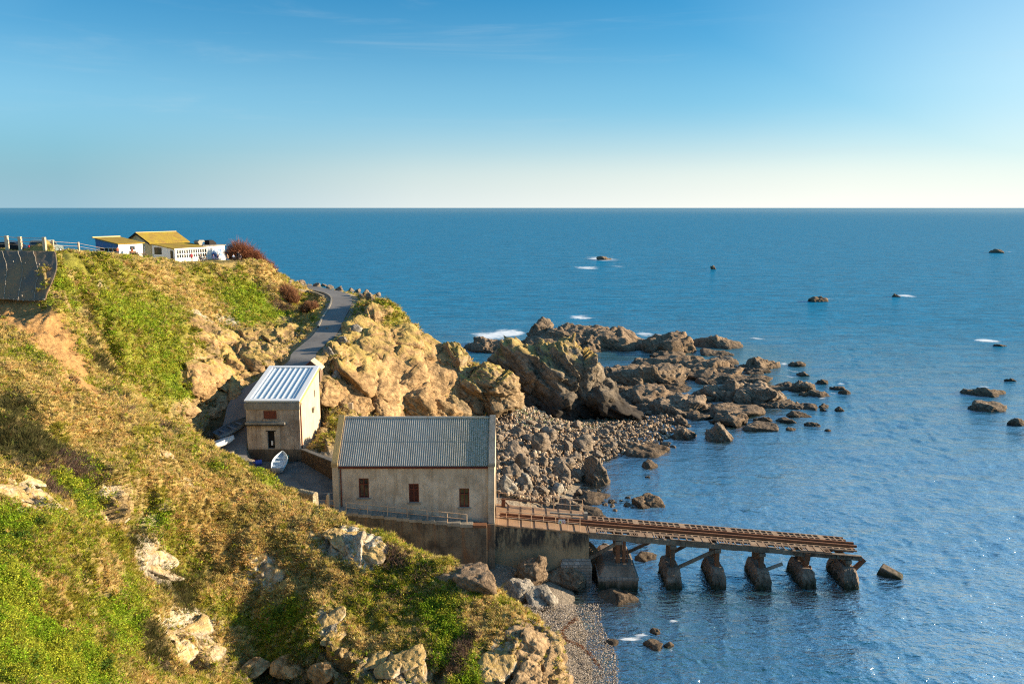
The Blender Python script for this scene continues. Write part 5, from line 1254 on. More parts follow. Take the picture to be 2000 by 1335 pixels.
FAR = [
 (1178,504,28,7,"dark rock in a patch of white surf far out, left of centre"),(1394,523,14,6,"small far rock right of the surf patch"),(1950,491,24,6,"far rock near the right edge below the horizon"),
 (1600,584,38,11,"brown hump with a little foam far out in the open sea"),(1752,577,18,6,"small dark rock in the open sea right of the brown hump"),(1929,764,80,20,"long dark skerry with foam near the right edge"),
 (1937,793,78,20,"brown skerry nearest the right edge, below the foaming one"),(1979,741,24,8,"small rock above the foaming skerry at the right edge"),(1990,824,30,14,"rock cut by the right edge below the brown skerry"),
 (1957,674,22,5,"thin awash rock near the right edge in mid sea"),(1557,711,34,9,"low rock off the reef tip with foam"),(1571,730,30,8,"surf washed rock off the reef tip"),(1608,746,22,8,"small rock beyond the detached reef block"),
 (1638,757,24,8,"outer small rock of the reef tail"),(1651,766,20,8,"outermost small rock of the reef tail"),(1572,768,26,10,"small rock close beside the detached reef block"),(1561,810,58,12,"thin long rock parallel to the reef edge"),
 (1497,818,36,11,"low rock between the wedge boulder and the thin long rock"),(1537,820,46,10,"flat rock next to the thin long rock"),(1589,829,28,7,"twin low rock farthest down the reef tail"),(1546,837,22,5,"tiny awash rock beside the low long rock"),
 (1640,799,16,8,"tiny rock out beyond the reef tail"),(1608,799,12,7,"tiny rock off the low reef piece"),(1611,793,22,7,"awash rock off the low reef piece"),(1620,840,14,4,"very small awash rock in the calm water below the reef tail"),(1265,930,12,5,"tiny rock in the bay below the isolated low rock"),
 (1128,941,12,6,"tiny rock beside the dark smooth boulder"),(1175,1010,26,8,"small rock awash behind the trestle lattice"),(960,1185,1,1,"")]
for i, (cx, cy, w, h, lb) in enumerate(FAR[:-1]):
    put_rock(cx, cy, w, h, K['reef'], 500 + i, lb, depth=.6, z=0.0, res=4)
# flat slabs that knit the reef together
REEF = [(1180,720),(1260,700),(1400,690),(1500,705),(1545,750),(1530,790),(1460,800),(1390,815),(1330,805),(1200,800)]
rq = random.Random(44); placed = 0
while placed < 64:
    x, y = rq.uniform(1180, 1545), rq.uniform(690, 812)
    ok = False; j = len(REEF) - 1
    for i in range(len(REEF)):
        if (REEF[i][1] > y) != (REEF[j][1] > y) and x < (REEF[j][0] - REEF[i][0]) * (y - REEF[i][1]) / (REEF[j][1] - REEF[i][1]) + REEF[i][0]: ok = not ok
        j = i
    if not ok or (1358 < x < 1385 and 735 < y < 790): continue
    w_ = rq.uniform(26, 74)
    put_rock(x, y, w_, w_ * rq.uniform(.22, .34), K['reef' if rq.random() < .6 else 'rock'], 1400 + placed, "low jagged brown slab of the reef between its bigger blocks", group="slabs that knit the reef together", flat=.4, depth=.9, blocky=1.2, res=4 if w_ < 50 else 5); placed += 1
# loose boulders of the boulder field: copies of a few shapes
protos = []
for k in range(14):
    V, Fc = rock_shape(1, random.uniform(.7, 1), random.uniform(.6, .9), 700 + k, 4 if k < 7 else 3, 1.0, 0, .9)
    me = mesh_np("boulder", V, Fc, None).data; protos.append(me); bpy.data.objects.remove(bpy.data.objects["boulder"] if False else [o for o in bpy.data.objects if o.data == me][0])
ZONES = [
 ([(968,835),(1050,825),(1130,835),(1240,850),(1190,885),(1120,905),(1060,905),(968,905)], 118, (11, 32), "loose brown boulder in the upper boulder field", "boulders of the upper boulder field"),
 ([(968,905),(1120,900),(1140,930),(1100,965),(1075,990),(968,955)], 68, (12, 34), "loose brown boulder in the boulder field beside the boathouse gable and slip", "boulders beside the boathouse gable"),
 ([(1180,840),(1240,805),(1330,800),(1350,850),(1300,885),(1180,895)], 66, (8, 22), "small rock of the rubble spit running toward the reef", "rocks of the rubble spit"),
 ([(1110,955),(1230,962),(1300,985),(1200,1000),(1120,985)], 24, (8, 18), "small dark rock awash behind the slip and trestle", "rocks awash behind the trestle"),
]
def inpoly(x, y, poly):
    c = False; j = len(poly) - 1
    for i in range(len(poly)):
        if (poly[i][1] > y) != (poly[j][1] > y) and x < (poly[j][0] - poly[i][0]) * (y - poly[i][1]) / (poly[j][1] - poly[i][1]) + poly[i][0]: c = not c
        j = i
    return c
rb_ = random.Random(12)
for poly, cnt, (s0, s1), lb, gp in ZONES:
    pts = []
    x0, x1 = min(p[0] for p in poly), max(p[0] for p in poly); y0, y1 = min(p[1] for p in poly), max(p[1] for p in poly); tries = 0
    while len(pts) < cnt and tries < 9000:
        tries += 1; x, y = rb_.uniform(x0, x1), rb_.uniform(y0, y1); s = s0 + (s1 - s0) * rb_.random() ** 2.2
        if inpoly(x, y, poly) and all((x - q[0]) ** 2 + ((y - q[1]) * 1.5) ** 2 > (.42 * (s + q[2])) ** 2 for q in pts): pts.append((x, y, s))
    Hh = hit([p[0] for p in pts], [p[1] for p in pts])
    for (x, y, s), p in zip(pts, Hh):
        if p[2] < -.5: p = G(x, y, -.15)
        dep = p[1] * cP - (p[2] - CAM_H) * sP; r_ = s * dep / F / 2
        o = bpy.data.objects.new("boulder", protos[rb_.randrange(14)]); COL.objects.link(o)
        o.location = (p[0], p[1], p[2] + .25 * r_); o.scale = (r_, r_ * rb_.uniform(.8, 1.1), r_ * rb_.uniform(.7, 1)); o.rotation_euler = (rb_.uniform(-.3, .3), rb_.uniform(-.3, .3), rb_.uniform(0, 6.28))
        tag(o, lb, "boulder", gp)
for me in protos: me.materials.append(K['boulder'])
# pebble and cobble carpet: nobody could count it
def scatter_stones(name, poly, cnt, s0, s1, seed, label, cols):
    q = np.random.default_rng(seed); rp = random.Random(seed); pts = []
    x0, x1 = min(p[0] for p in poly), max(p[0] for p in poly); y0, y1 = min(p[1] for p in poly), max(p[1] for p in poly)
    while len(pts) < cnt:
        x, y = rp.uniform(x0, x1), rp.uniform(y0, y1)
        if inpoly(x, y, poly): pts.append((x, y))
    pts = np.array(pts); Hh = hit(pts[:, 0], pts[:, 1]); ok = Hh[:, 2] > -.16 * q.random(len(Hh)) ** 2; Hh = Hh[ok]
    D, Fc = ico(1); Vs, Fs, Cs = [], [], []
    for i, p in enumerate(Hh):
        dep = p[1] * cP - (p[2] - CAM_H) * sP; r_ = (s0 + (s1 - s0) * q.random() ** 2) * dep / F / 2
        m = np.array(Matrix.Rotation(q.uniform(0, 6.28), 3, 'Z')); sc = r_ * q.uniform(.6, 1.1, 3)
        Vs.append((D * (1 + q.normal(0, .12, (len(D), 1))) * sc) @ m.T + p + np.array([0, 0, r_ * .25])); Fs.append(Fc + i * len(D)); Cs.append(np.tile(np.array(cols[q.integers(len(cols))]) * q.uniform(.7, 1.2), (len(D), 1)))
    t = NT(name + "_stone"); t.set(t.attr("col"), .9, spec=.2)
    o = mesh_np(name, np.concatenate(Vs), np.concatenate(Fs), t.m, attrs={"col": np.concatenate(Cs)}); return tag(o, label, "pebbles", kind="stuff")
scatter_stones("cobbles", [(968,815),(1040,795),(1150,800),(1260,815),(1335,800),(1320,850),(1200,890),(1130,935),(1080,985),(968,960)], 4600, 2.4, 9.5, 3, "brown cobbles between the boulders", [(.28,.19,.12),(.36,.26,.17),(.17,.12,.08),(.44,.35,.25)])
scatter_stones("pebbles", [(1000,800),(1080,798),(1160,805),(1230,820),(1180,838),(1080,842),(1010,830)], 2600, 2.0, 4.5, 4, "pale pebble bank below the tall stack", [(.46,.42,.35),(.38,.34,.27),(.30,.27,.21),(.22,.25,.10)])
scatter_stones("shingle", [(1000,1180),(1175,1178),(1180,1230),(1200,1270),(1240,1335),(1080,1335),(1085,1255),(1040,1215)], 7000, 1.3, 3.4, 5, "grey shingle of the near beach", [(.36,.31,.26),(.46,.40,.34),(.26,.22,.19),(.18,.15,.12)])
# ------------------------------------------------------------------ road, kerb, roadside rocks
def strip(pts, off0, off1, dz0, dz1=None):
    T = np.gradient(pts[:, :2], axis=0); T /= np.linalg.norm(T, axis=1)[:, None]; Nn = np.stack([-T[:, 1], T[:, 0]], -1)
    a = np.concatenate([pts[:, :2] + Nn * off0, (pts[:, 2] + dz0)[:, None]], 1); b = np.concatenate([pts[:, :2] + Nn * off1, (pts[:, 2] + (dz0 if dz1 is None else dz1))[:, None]], 1)
    return a, b
ROADM = stained("worn_tarmac", (.20, .19, .18), (.125, .12, .115), .7, streak=False, fine=8, bump=.3)
mb = MB(); a, b = strip(ROAD[2:], -1.85, 1.85, .02)
n = len(a); mb.add([*a, *b], [(i, i + 1, n + i + 1, n + i) for i in range(n - 1)]); tag(mb.build("road", ROADM, smooth=True), kind="structure")
ki = ROAD[int(len(ROAD) * .50):int(len(ROAD) * .86)]
mb = MB(); a, b = strip(ki, 1.90, 2.18, .16); c, d = strip(ki, 1.90, 2.18, -.25); n = len(a)
mb.add([*a, *b, *c, *d], [(i, i + 1, n + i + 1, n + i) for i in range(n - 1)] + [(i, i + 1, 2 * n + i + 1, 2 * n + i) for i in range(n - 1)] + [(n + i, n + i + 1, 3 * n + i + 1, 3 * n + i) for i in range(n - 1)])
tag(mb.build("kerb", M['concrete']), kind="structure")
RS = [(588,551,17,11,"largest tan roadside boulder on the far edge of the road bend"),(562,549,16,6,"low stone by the cliff where the road disappears"),(618,557,14,8,"roadside stone second right of the largest boulder"),(631,556,12,6,"small roadside stone in the middle of the far row"),
      (644,560,13,8,"split tan roadside stone in the far row"),(662,563,14,8,"dark roadside stone at the outside of the bend"),(683,566,14,8,"roadside stone in the cluster at the bend's seaward corner"),(697,568,14,9,"pale stone in the cluster at the bend's seaward corner"),
      (712,571,15,10,"upright stone at the right end of the roadside cluster"),(722,579,18,12,"big shaded stone on the verge above the promontory"),(735,575,18,7,"flat stone at the tip of the verge"),(706,577,10,5,"small stone in the shaded verge"),
      (640,640,9,7,"small stone beside the road's lower bend"),(664,662,24,16,"broken pale rock on the right roadside bank"),(640,690,26,18,"craggy pale rock at the bottom right of the road"),(655,735,20,16,"pale rock on the bank just right of the winch house roof"),(690,640,26,14,"long pale rock along the crest right of the road")]
for i, (cx, cy, w, h, lb) in enumerate(RS): put_rock(cx, cy, w, h, K['grey' if i > 11 else 'boulder'], 800 + i, lb, depth=.8, res=4)
# small rubble verge wall inside the bend
lowm = MB(); pts = [hit(px, py)[0] for px, py in ((582,567),(600,570),(618,575),(632,581))]
for q0, q1 in zip(pts[:-1], pts[1:]): lowm.bar(q0 + np.array([0, 0, .15]), q1 + np.array([0, 0, .15]), .4, .55)
tag(lowm.build("verge_wall", M['rubble'], bevel=.05), "low broken stone verge wall inside the road bend", "wall")

# ------------------------------------------------------------------ slope mat, fences and cars by the car park
def mat_sheet():
    e = empty("slope_mat", tuple(W(50, 590, 84.2)), "black geotextile mat pinned over the bare slope below the fence", "mat")
    LX = -420; cs = lambda s: (360 + 166 * s) / 526
    nx, ny = 250, 46; V = []
    for j in range(ny + 1):
        for i in range(nx + 1):
            s, t = i / nx, j / ny
            yb = 592 - 7 * s - 2 * math.sin(s * 25); yt = 485.5 + 5 * s; right = 107 + 5 * math.sin(t * 5) - 12 * t * t
            px = LX + (right - LX) * s; Yd = 87.6 - 3.3 * t
            V.append(W(px, yt + (yb - yt) * t, Yd - .55))
    V = np.array(V); w_ = fbm(V * np.array([.7, .7, .16]) + 3, 4) * .20 + fbm(V * 1.8, 2) * .05
    V[:, 1] -= w_
    g = np.arange((nx + 1) * (ny + 1)).reshape(ny + 1, nx + 1); Fq = np.stack([g[:-1, :-1], g[1:, :-1], g[1:, 1:], g[:-1, 1:]], -1).reshape(-1, 4)
    t = NT("geotextile"); c = t.coord(); n = t.noise(t.coord((.8, .8, .35)), .6, 5, .6); f = t.noise(c, 9, 3)
    col = t.mix(t.ramp(n, [(.40, 0), (.60, .95)]), (.125, .105, .085), (.27, .16, .075)); col = t.mix(t.ramp(f, [(.4, .4), (.6, 0)]), col, (.09, .077, .062))
    o = mesh_np("sheet", V, Fq, t.set(col, .8, t.bump(f, .3, .03)), e, smooth=True)
    so = o.modifiers.new("thickness", 'SOLIDIFY'); so.thickness = .04
    for s in (cs(.50), cs(.68), cs(.86)): MB().tube([tuple(V[j * (nx + 1) + int((s - .035 * (1 - j / ny)) * nx)] + np.array([0, -.04, 0])) for j in range(0, ny + 1, 3)], .035, 5).build('seam', M['concrete'], e)
    rp = random.Random(2)
    pg = MB().box(-.08, .08, -.05, .05, -.04, .04).box(.02, .08, -.05, .05, -.14, -.041)
    first = None
    spots = [(s, .985) for s in np.linspace(.36, .98, 11)] + [(.5, .22), (.64, .25), (.8, .27), (.82, .55), (.66, .56), (.82, .82), (.70, .9), (.55, .92), (.42, .5)]
    for s, t_ in spots:
        s = cs(s)
        p = V[int(t_ * ny) * (nx + 1) + int(s * nx)] + np.array([0, -.06, 0])
        if first is None: first = pg.build("peg", M['concrete'], e, local=True); q = first
        else: q = first.copy(); COL.objects.link(q); q.parent = e
        q.location = tuple(p - np.array(e.location)); q.rotation_euler = (0, rp.uniform(-.6, .6), 0)
    return e
mat_sheet()
fe = empty("car_park_fence", tuple(W(14.5, 484, 87.9)), "three rail pale fence on stout concrete posts along the car park edge", "fence")
FP = [(-260, 482), (-150, 482), (-40, 482), (14.5, 484), (40.5, 486), (87.7, 487)]
FPs = [W(px, py, 88.0) for px, py in FP]
for p in FPs: MB().box(p[0] - .17, p[0] + .17, p[1] - .15, p[1] + .15, p[2] - .3, p[2] + 1.34).build("post", M['render_pale'], fe, bevel=.03)
for hh_ in (1.2, .80, .42): MB().tube([tuple(p + np.array([0, 0, hh_])) for p in FPs], .035, 6).build("rail", M['rail'], fe)
wf = empty("wire_fence", tuple(W(104, 487, 92)), "slim wire fence with two thin posts running toward the cafe", "fence")
WPs = [W(104, 487, 92), W(154, 488.5, 104), W(205, 497, 119)]
WPs[2] = np.array([WPs[2][0], WPs[2][1], WPs[2][2]])
for p in WPs[:2]: MB().box(p[0] - .1, p[0] + .1, p[1] - .1, p[1] + .1, p[2] - .4, p[2] + 1.05).build("post", M['render_pale'], wf, bevel=.02)
for hh_ in (.9, .5): MB().tube([tuple(FPs[5] + np.array([.15, 0, hh_]))] + [tuple(p + np.array([0, 0, hh_])) for p in WPs], .014, 5).build("wire", M['rail'], wf)
def car(loc, rz, paint, label):
    e = empty("parked_car", loc, label, "car", None, rz)
    prof = [(-2.2, .35), (-2.22, .95), (-2.05, 1.02), (-1.75, 1.62), (-1.5, 1.72), (.35, 1.70), (1.05, 1.05), (2.1, .92), (2.25, .6), (2.2, .35)]   # side view, rear at -x
    MB().prism(prof, -.86, .86).build("body", paint, e, bevel=.10, local=True)
    gl = MB(); gl.hexa([(-2.075, -.66, 1.10), (-2.045, -.66, 1.10), (-2.045, .66, 1.10), (-2.075, .66, 1.10), (-1.86, -.60, 1.56), (-1.80, -.60, 1.56), (-1.80, .60, 1.56), (-1.86, .60, 1.56)]); gl.build("rear_window", M['glass'], e, local=True)
    for s in (-1, 1):
        MB().prism([(-1.65, 1.06), (-1.5, 1.56), (.3, 1.55), (.85, 1.06)], s * .862 - .012, s * .862 + .012).build("side_window", M['glass'], e, local=True)
        MB().box(-2.27, -2.12, s * .76 - .09, s * .76 + .09, .78, 1.18).build("tail_light", TAIL, e, bevel=.03, local=True)
        for x in (-1.35, 1.4):
            w = MB().tube([(x, s * .88, .33), (x, s * .66, .33)], .33, 20).build("wheel", M['tyre'], e, local=True)
            MB().tube([(x, s * .895, .33), (x, s * .882, .33)], .2, 16).build("rim", M['trim'], w, local=True)
    MB().box(-2.30, -2.16, -.8, .8, .35, .62).build("bumper", M['tyre'], e, bevel=.05, local=True)
    return e
TAIL = plain("tail_light_red", (.45, .02, .03), .3, var=.05)
p = W(70, 476, 93.5)
car((p[0], p[1] + 2.0, p[2] - 1.30), R(90), plain("grey_green_car_paint", (.16, .20, .20), .3, var=.1), "grey green estate car with red tail lights behind the pale fence")
p = W(19, 478.5, 96)
car((p[0], p[1] + 1.0, p[2] - 1.35), R(5), plain("black_car_paint", (.012, .013, .016), .3, var=.1), "black car roof showing over the edge beside the leftmost fence post")

# ------------------------------------------------------------------ cafe on the headland
C0 = W(342.5, 511, 149)
cf = empty("cafe", (C0[0], C0[1], 30.1), "cream gabled cafe with mossy roofs and a white glazed front on the headland", "cafe", None, R(62))
L = dict(local=True)
def windows(mb_f, mb_g, x0, x1, z0, z1, y, nx, nz, fr=.06, d=.05):
    for i in range(nx + 1): x = x0 + (x1 - x0) * i / nx; mb_f.box(x - fr / 2, x + fr / 2, y - d, y, z0, z1)
    for j in range(nz + 1): z = z0 + (z1 - z0) * j / nz; mb_f.box(x0 - fr / 2, x1 + fr / 2, y - d * .8, y - .005, z - fr / 2, z + fr / 2)
    mb_g.box(x0, x1, y - .012, y - .004, z0, z1)
# conservatory
MB().prism([(0, -1.2), (0, 2.25), (6.3, 3.05), (6.3, -1.2)], 0.03, 7.6, 'x').build("conservatory_wall", M['white'], cf, **L)
f, g = MB(), MB(); windows(f, g, .35, 7.3, .55, 2.05, -.004, 13, 2, .12); f.build("window_frame", M['white'], cf, **L); g.build("front_glazing", M['glass'], cf, **L)
MB().box(-.02, .026, 3.6, 5.6, 1.2, 2.5).build("side_glazing", M['glass'], cf, **L); MB().box(-.02, .026, .5, 1.2, .2, 2.0).build("side_door", M['glass'], cf, **L)
MB().hexa([(-.3, -.35, 2.22), (7.9, -.35, 2.22), (7.9, 6.5, 3.10), (-.3, 6.5, 3.10), (-.3, -.35, 2.36), (7.9, -.35, 2.36), (7.9, 6.5, 3.24), (-.3, 6.5, 3.24)]).build("conservatory_roof", M['moss'], cf, **L)
MB().box(-.3, 7.9, -.40, -.355, 2.12, 2.40).build("fascia", M['white'], cf, **L)
# main gabled block
MB().prism([(6.31, -1.2), (6.31, 3.15), (9.9, 5.0), (13.5, 3.15), (13.5, -1.2)], -.2, 8.4, 'x').build("gable_block", M['cream'], cf, **L)
for s, (ya, za, yb, zb_) in (("front", (6.05, 3.22, 9.9, 5.20)), ("back", (13.9, 3.12, 9.9, 5.20))):
    MB().hexa([(-.55, ya, za - .12), (8.7, ya, za - .12), (8.7, yb, zb_ - .12), (-.55, yb, zb_ - .12), (-.55, ya, za + .04), (8.7, ya, za + .04), (8.7, yb, zb_ + .04), (-.55, yb, zb_ + .04)]).build("roof_slope", M['moss'], cf, **L)
    MB().hexa([(-.60, ya, za - .30), (-.555, ya, za - .30), (-.555, yb, zb_ - .30), (-.60, yb, zb_ - .30), (-.60, ya, za + .05), (-.555, ya, za + .05), (-.555, yb, zb_ + .05), (-.60, yb, zb_ + .05)]).build("barge_board", M['dark'], cf, **L)
MB().box(-.55, 8.7, 9.78, 10.02, 5.19, 5.30).build("ridge", M['cream'], cf, **L)
MB().box(-.35, -.201, 8.4, 9.0, 2.9, 3.6).build("wall_box", M['trim'], cf, **L)
MB().tube([(-.26, 8.0, .2), (-.26, 8.0, 2.9)], .06, 6).build("downpipe", M['trim'], cf, **L)
# flat roofed kitchen with a painted sea mural
mu = NT("sea_mural"); nmu = mu.noise(mu.coord((1, 1, 1)), .9, 3, .5, .8)
mcol = mu.ramp(nmu, [(.36, (.03, .06, .22)), (.44, (.10, .25, .55)), (.52, (.45, .62, .80)), (.60, (.80, .82, .84))]); mu.set(mcol, .6)
MB().box(7.61, 13.0, 1.2, 6.2, -1.2, 2.45).build("kitchen_block", M['white'], cf, **L)
MB().box(9.6, 12.9, 1.16, 1.195, .25, 1.75).build("mural", mu.m, cf, **L)
MB().box(8.1, 8.9, 1.15, 1.195, -.2, 1.9).build("door", M['trim'], cf, **L)
MB().box(7.5, 13.2, 1.0, 6.4, 2.451, 2.62).build("flat_roof", M['concrete'], cf, **L)
MB().prism([(7.9, 2.62), (8.4, 2.62), (8.7, 3.3), (9.2, 3.25), (9.0, 3.6), (7.9, 3.65), (7.5, 3.3)], 2.4, 3.6).build("extractor_cowl", M['concrete'], cf, **L)
MB().prism([(10.3, 2.62), (12.0, 2.62), (12.0, 3.0), (11.2, 3.55), (10.3, 3.5)], 2.4, 3.8).build("roof_vent", M['dark'], cf, **L)
# kiosk left of it
p = W(233, 501.5, 140)
kk = empty("kiosk", (p[0], p[1], 31.3), "white and blue kiosk with lichen yellow sloping roof left of the cafe", "kiosk", None, R(62))
MB().prism([(0, -1.2), (0, 2.4), (6.2, 3.25), (6.2, -1.2)], 0, 4.8, 'x').build("wall_block", M['white'], kk, **L)
MB().prism([(.05, 1.75), (.05, 2.38), (6.15, 3.22), (6.15, 1.75)], -.03, -.003, 'x').build("blue_panel", M['bluepaint'], kk, **L)
MB().box(-.028, -.004, .4, 5.0, .3, 1.65).build("glazing", M['glass'], kk, **L)
f = MB()
for y in (.35, 1.5, 2.65, 3.8, 5.05): f.box(-.075, -.029, y - .05, y + .05, .2, 1.74)
f.box(-.07, -.031, .3, 5.1, 1.0, 1.09).build("window_frame", M['white'], kk, **L)
MB().hexa([(-.3, -.3, 2.38), (5.1, -.3, 2.38), (5.1, 6.5, 3.32), (-.3, 6.5, 3.32), (-.3, -.3, 2.52), (5.1, -.3, 2.52), (5.1, 6.5, 3.46), (-.3, 6.5, 3.46)]).build("roof", M['moss'], kk, **L)
MB().box(-.35, 5.15, 6.35, 6.6, 3.3, 3.62).build("roof_kerb", M['cream'], kk, **L)
MB().box(2.2, 3.2, -.03, -.003, 1.35, 2.0).build("window", M['glass'], kk, **L)
MB().box(2.25, 3.15, -.32, -.004, .2, 1.15).build("serving_hatch", M['wood'], kk, **L)
# picnic tables and people
def picnic(p, rz, label):
    e = empty("picnic_table", tuple(p), label, "table", "picnic tables outside the cafe", rz)
    MB().box(-.9, .9, -.35, .35, .70, .75).build("tabletop", M['wood'], e, **L)
    for s in (-1, 1):
        MB().box(-.9, .9, s * .68 - .13, s * .68 + .13, .42, .46).build("bench", M['wood'], e, **L)
        MB().bar((s * .6, -.72, 0), (s * .6, -.1, .70), .08).bar((s * .6, .72, 0), (s * .6, .1, .70), .08).bar((s * .6, -.75, .38), (s * .6, .75, .38), .08).build("leg_frame", M['wood'], e, **L)
    return e
def terr(px, py, Y):
    q = W(px, py, Y); return np.array([q[0], q[1], 30.08])
TB = [(312, 505, 147, .3, "dark picnic table below the tan gable of the cafe"), (275, 503, 142.5, .9, "picnic table in front of the kiosk"), (396, 510, 149.5, .7, "picnic table before the glazed front of the cafe"), (462, 509, 151.5, 0, "picnic table at the foot of the red shrub")]
for px, py, Y, rz, lb in TB:
    q = W(px, py, Y); hq = zgrid(np.array([q[0]]), np.array([q[1]]))[0]; picnic((q[0], q[1], max(hq, 29.9)), rz, lb)
def person(p, rz, coat, trousers, hair, label, seated=False):
    nm = "person"; me = bpy.data.meshes.new(nm); dz = -.45 if seated else 0
    J = {'pel': (0, 0, .95 + dz, .13), 'bel': (0, 0, 1.10 + dz, .13), 'che': (0, 0, 1.33 + dz, .15), 'nec': (0, -.01, 1.48 + dz, .055), 'hd': (0, -.02, 1.58 + dz, .085), 'hd2': (0, -.01, 1.68 + dz, .075)}
    for s, k in ((-1, 'l'), (1, 'r')):
        J['sh' + k] = (s * .18, 0, 1.40 + dz, .065); J['el' + k] = (s * .25, .02, 1.14 + dz, .045); J['wr' + k] = (s * .20, -.20, 1.02 + dz, .032); J['ha' + k] = (s * .18, -.28, 1.02 + dz, .035)
        if seated: J['hp' + k] = (s * .10, -.02, .50, .09); J['kn' + k] = (s * .12, -.42, .50, .065); J['an' + k] = (s * .12, -.40, .09, .042); J['to' + k] = (s * .12, -.56, .05, .035)
        else: J['hp' + k] = (s * .10, 0, .90, .09); J['kn' + k] = (s * .10, -.02, .50, .065); J['an' + k] = (s * .10, .02, .09, .042); J['to' + k] = (s * .10, -.14, .05, .035)
    keys = list(J); E_ = [('pel', 'bel'), ('bel', 'che'), ('che', 'nec'), ('nec', 'hd'), ('hd', 'hd2')]
    for k in 'lr': E_ += [('che', 'sh' + k), ('sh' + k, 'el' + k), ('el' + k, 'wr' + k), ('wr' + k, 'ha' + k), ('pel', 'hp' + k), ('hp' + k, 'kn' + k), ('kn' + k, 'an' + k), ('an' + k, 'to' + k)]
    me.from_pydata([J[k][:3] for k in keys], [(keys.index(a), keys.index(b)) for a, b in E_], [])
    o = bpy.data.objects.new(nm, me); COL.objects.link(o); sk = o.modifiers.new("skin", 'SKIN')
    for i, k in enumerate(keys): me.skin_vertices[0].data[i].radius = (J[k][3], J[k][3])
    me.skin_vertices[0].data[0].use_root = True
    sb_ = o.modifiers.new("smooth", 'SUBSURF'); sb_.levels = sb_.render_levels = 1
    t = NT("clothes"); s_ = t.n("ShaderNodeSeparateXYZ"); t.l(t.n("ShaderNodeTexCoord").outputs["Object"], s_.inputs[0])
    zz_ = t.math('MULTIPLY', s_.outputs["Z"], .5)
    stops = [(0, (.03, .025, .02)), (.05, trousers), ((.95 + dz) / 2 - .01, coat), ((1.475 + dz) / 2, (.55, .30, .20))]
    col = t.ramp(zz_, stops); col.node.color_ramp.interpolation = 'CONSTANT'; t.set(col, .8); me.materials.append(t.m)
    o.location = tuple(p); o.rotation_euler = (0, 0, rz)
    V, Fc = ico(2); V = V * np.array([.105, .115, .10]) + np.array([0, .025, 1.66 + dz]); V[:, 1] += np.clip(1.66 + dz - V[:, 2], 0, 1) * .4
    hr = mesh_np("hair", V, Fc, plain("hair_colour", hair, .8), None, smooth=True); hr.parent = o
    for s in (-1, 1):
        fm = MB()
        for k, (dx, l_) in enumerate(((-.027, .075), (-.009, .085), (.009, .08), (.027, .062))): fm.tube([(s * .18 + dx, -.30, 1.02 + dz), (s * .18 + dx, -.30 - l_ * .6, 1.015 + dz), (s * .18 + dx, -.30 - l_, .995 + dz)], .009, 5)
        fm.tube([(s * .15, -.26, 1.02 + dz), (s * .13, -.31, 1.02 + dz)], .010, 5)
        h_ = fm.build("hand", M['skin'], o, smooth=True, local=True)
    return tag(o, label, "person", "visitors outside the cafe")
PE = [(374.7, 510, 147.2, 0.4, (.55, .03, .06), (.03, .03, .05), (.10, .06, .03), False, "person in a bright red jacket standing before the glazed front of the cafe"),
      (391.5, 511, 148.6, 1.2, (.02, .02, .025), (.02, .02, .03), (.03, .02, .02), True, "person in black seated by the table in front of the cafe glazing"),
      (400.5, 511, 149.2, -1.0, (.45, .38, .30), (.05, .06, .10), (.25, .16, .07), True, "person in a beige top seated beside the one in black"),
      (417, 510, 150.4, .5, (.06, .08, .20), (.03, .03, .04), (.05, .03, .02), True, "person in a navy coat seated left of the mural"),
      (425.5, 510, 150.8, -.6, (.08, .05, .12), (.04, .04, .06), (.20, .12, .06), True, "person in a dark violet coat seated under the mural"),
      (444.5, 510, 151, .2, (.40, .25, .15), (.05, .05, .05), (.30, .20, .08), True, "person in a tan coat seated at the right corner of the mural"),
      (456.5, 510, 151.8, .8, (.30, .36, .50), (.03, .03, .05), (.08, .05, .03), True, "person in a light blue top seated left of the pair by the red shrub"),
      (465.8, 509.5, 152.2, 0, (.015, .015, .02), (.02, .02, .02), (.05, .03, .02), False, "person in black standing by the red shrub"),
      (470.5, 510, 151.6, -.8, (.07, .05, .07), (.02, .02, .03), (.14, .08, .04), True, "person in dark clothes seated rightmost by the red shrub"),
      (230.5, 499, 139.3, .6, (.40, .12, .07), (.03, .03, .04), (.06, .04, .03), True, "person in a rust coloured coat seated in front of the kiosk"),
      (259, 503, 140.8, -.5, (.45, .14, .06), (.04, .04, .05), (.10, .07, .04), True, "person in an orange top seated at the right corner of the kiosk")]
for px, py, Y, rz, c_, t_, h_, st_, lb in PE:
    q = W(px, py, Y); hq = zgrid(np.array([q[0]]), np.array([q[1]]))[0]; person((q[0], q[1], hq + .02), rz, c_, t_, h_, lb, st_)

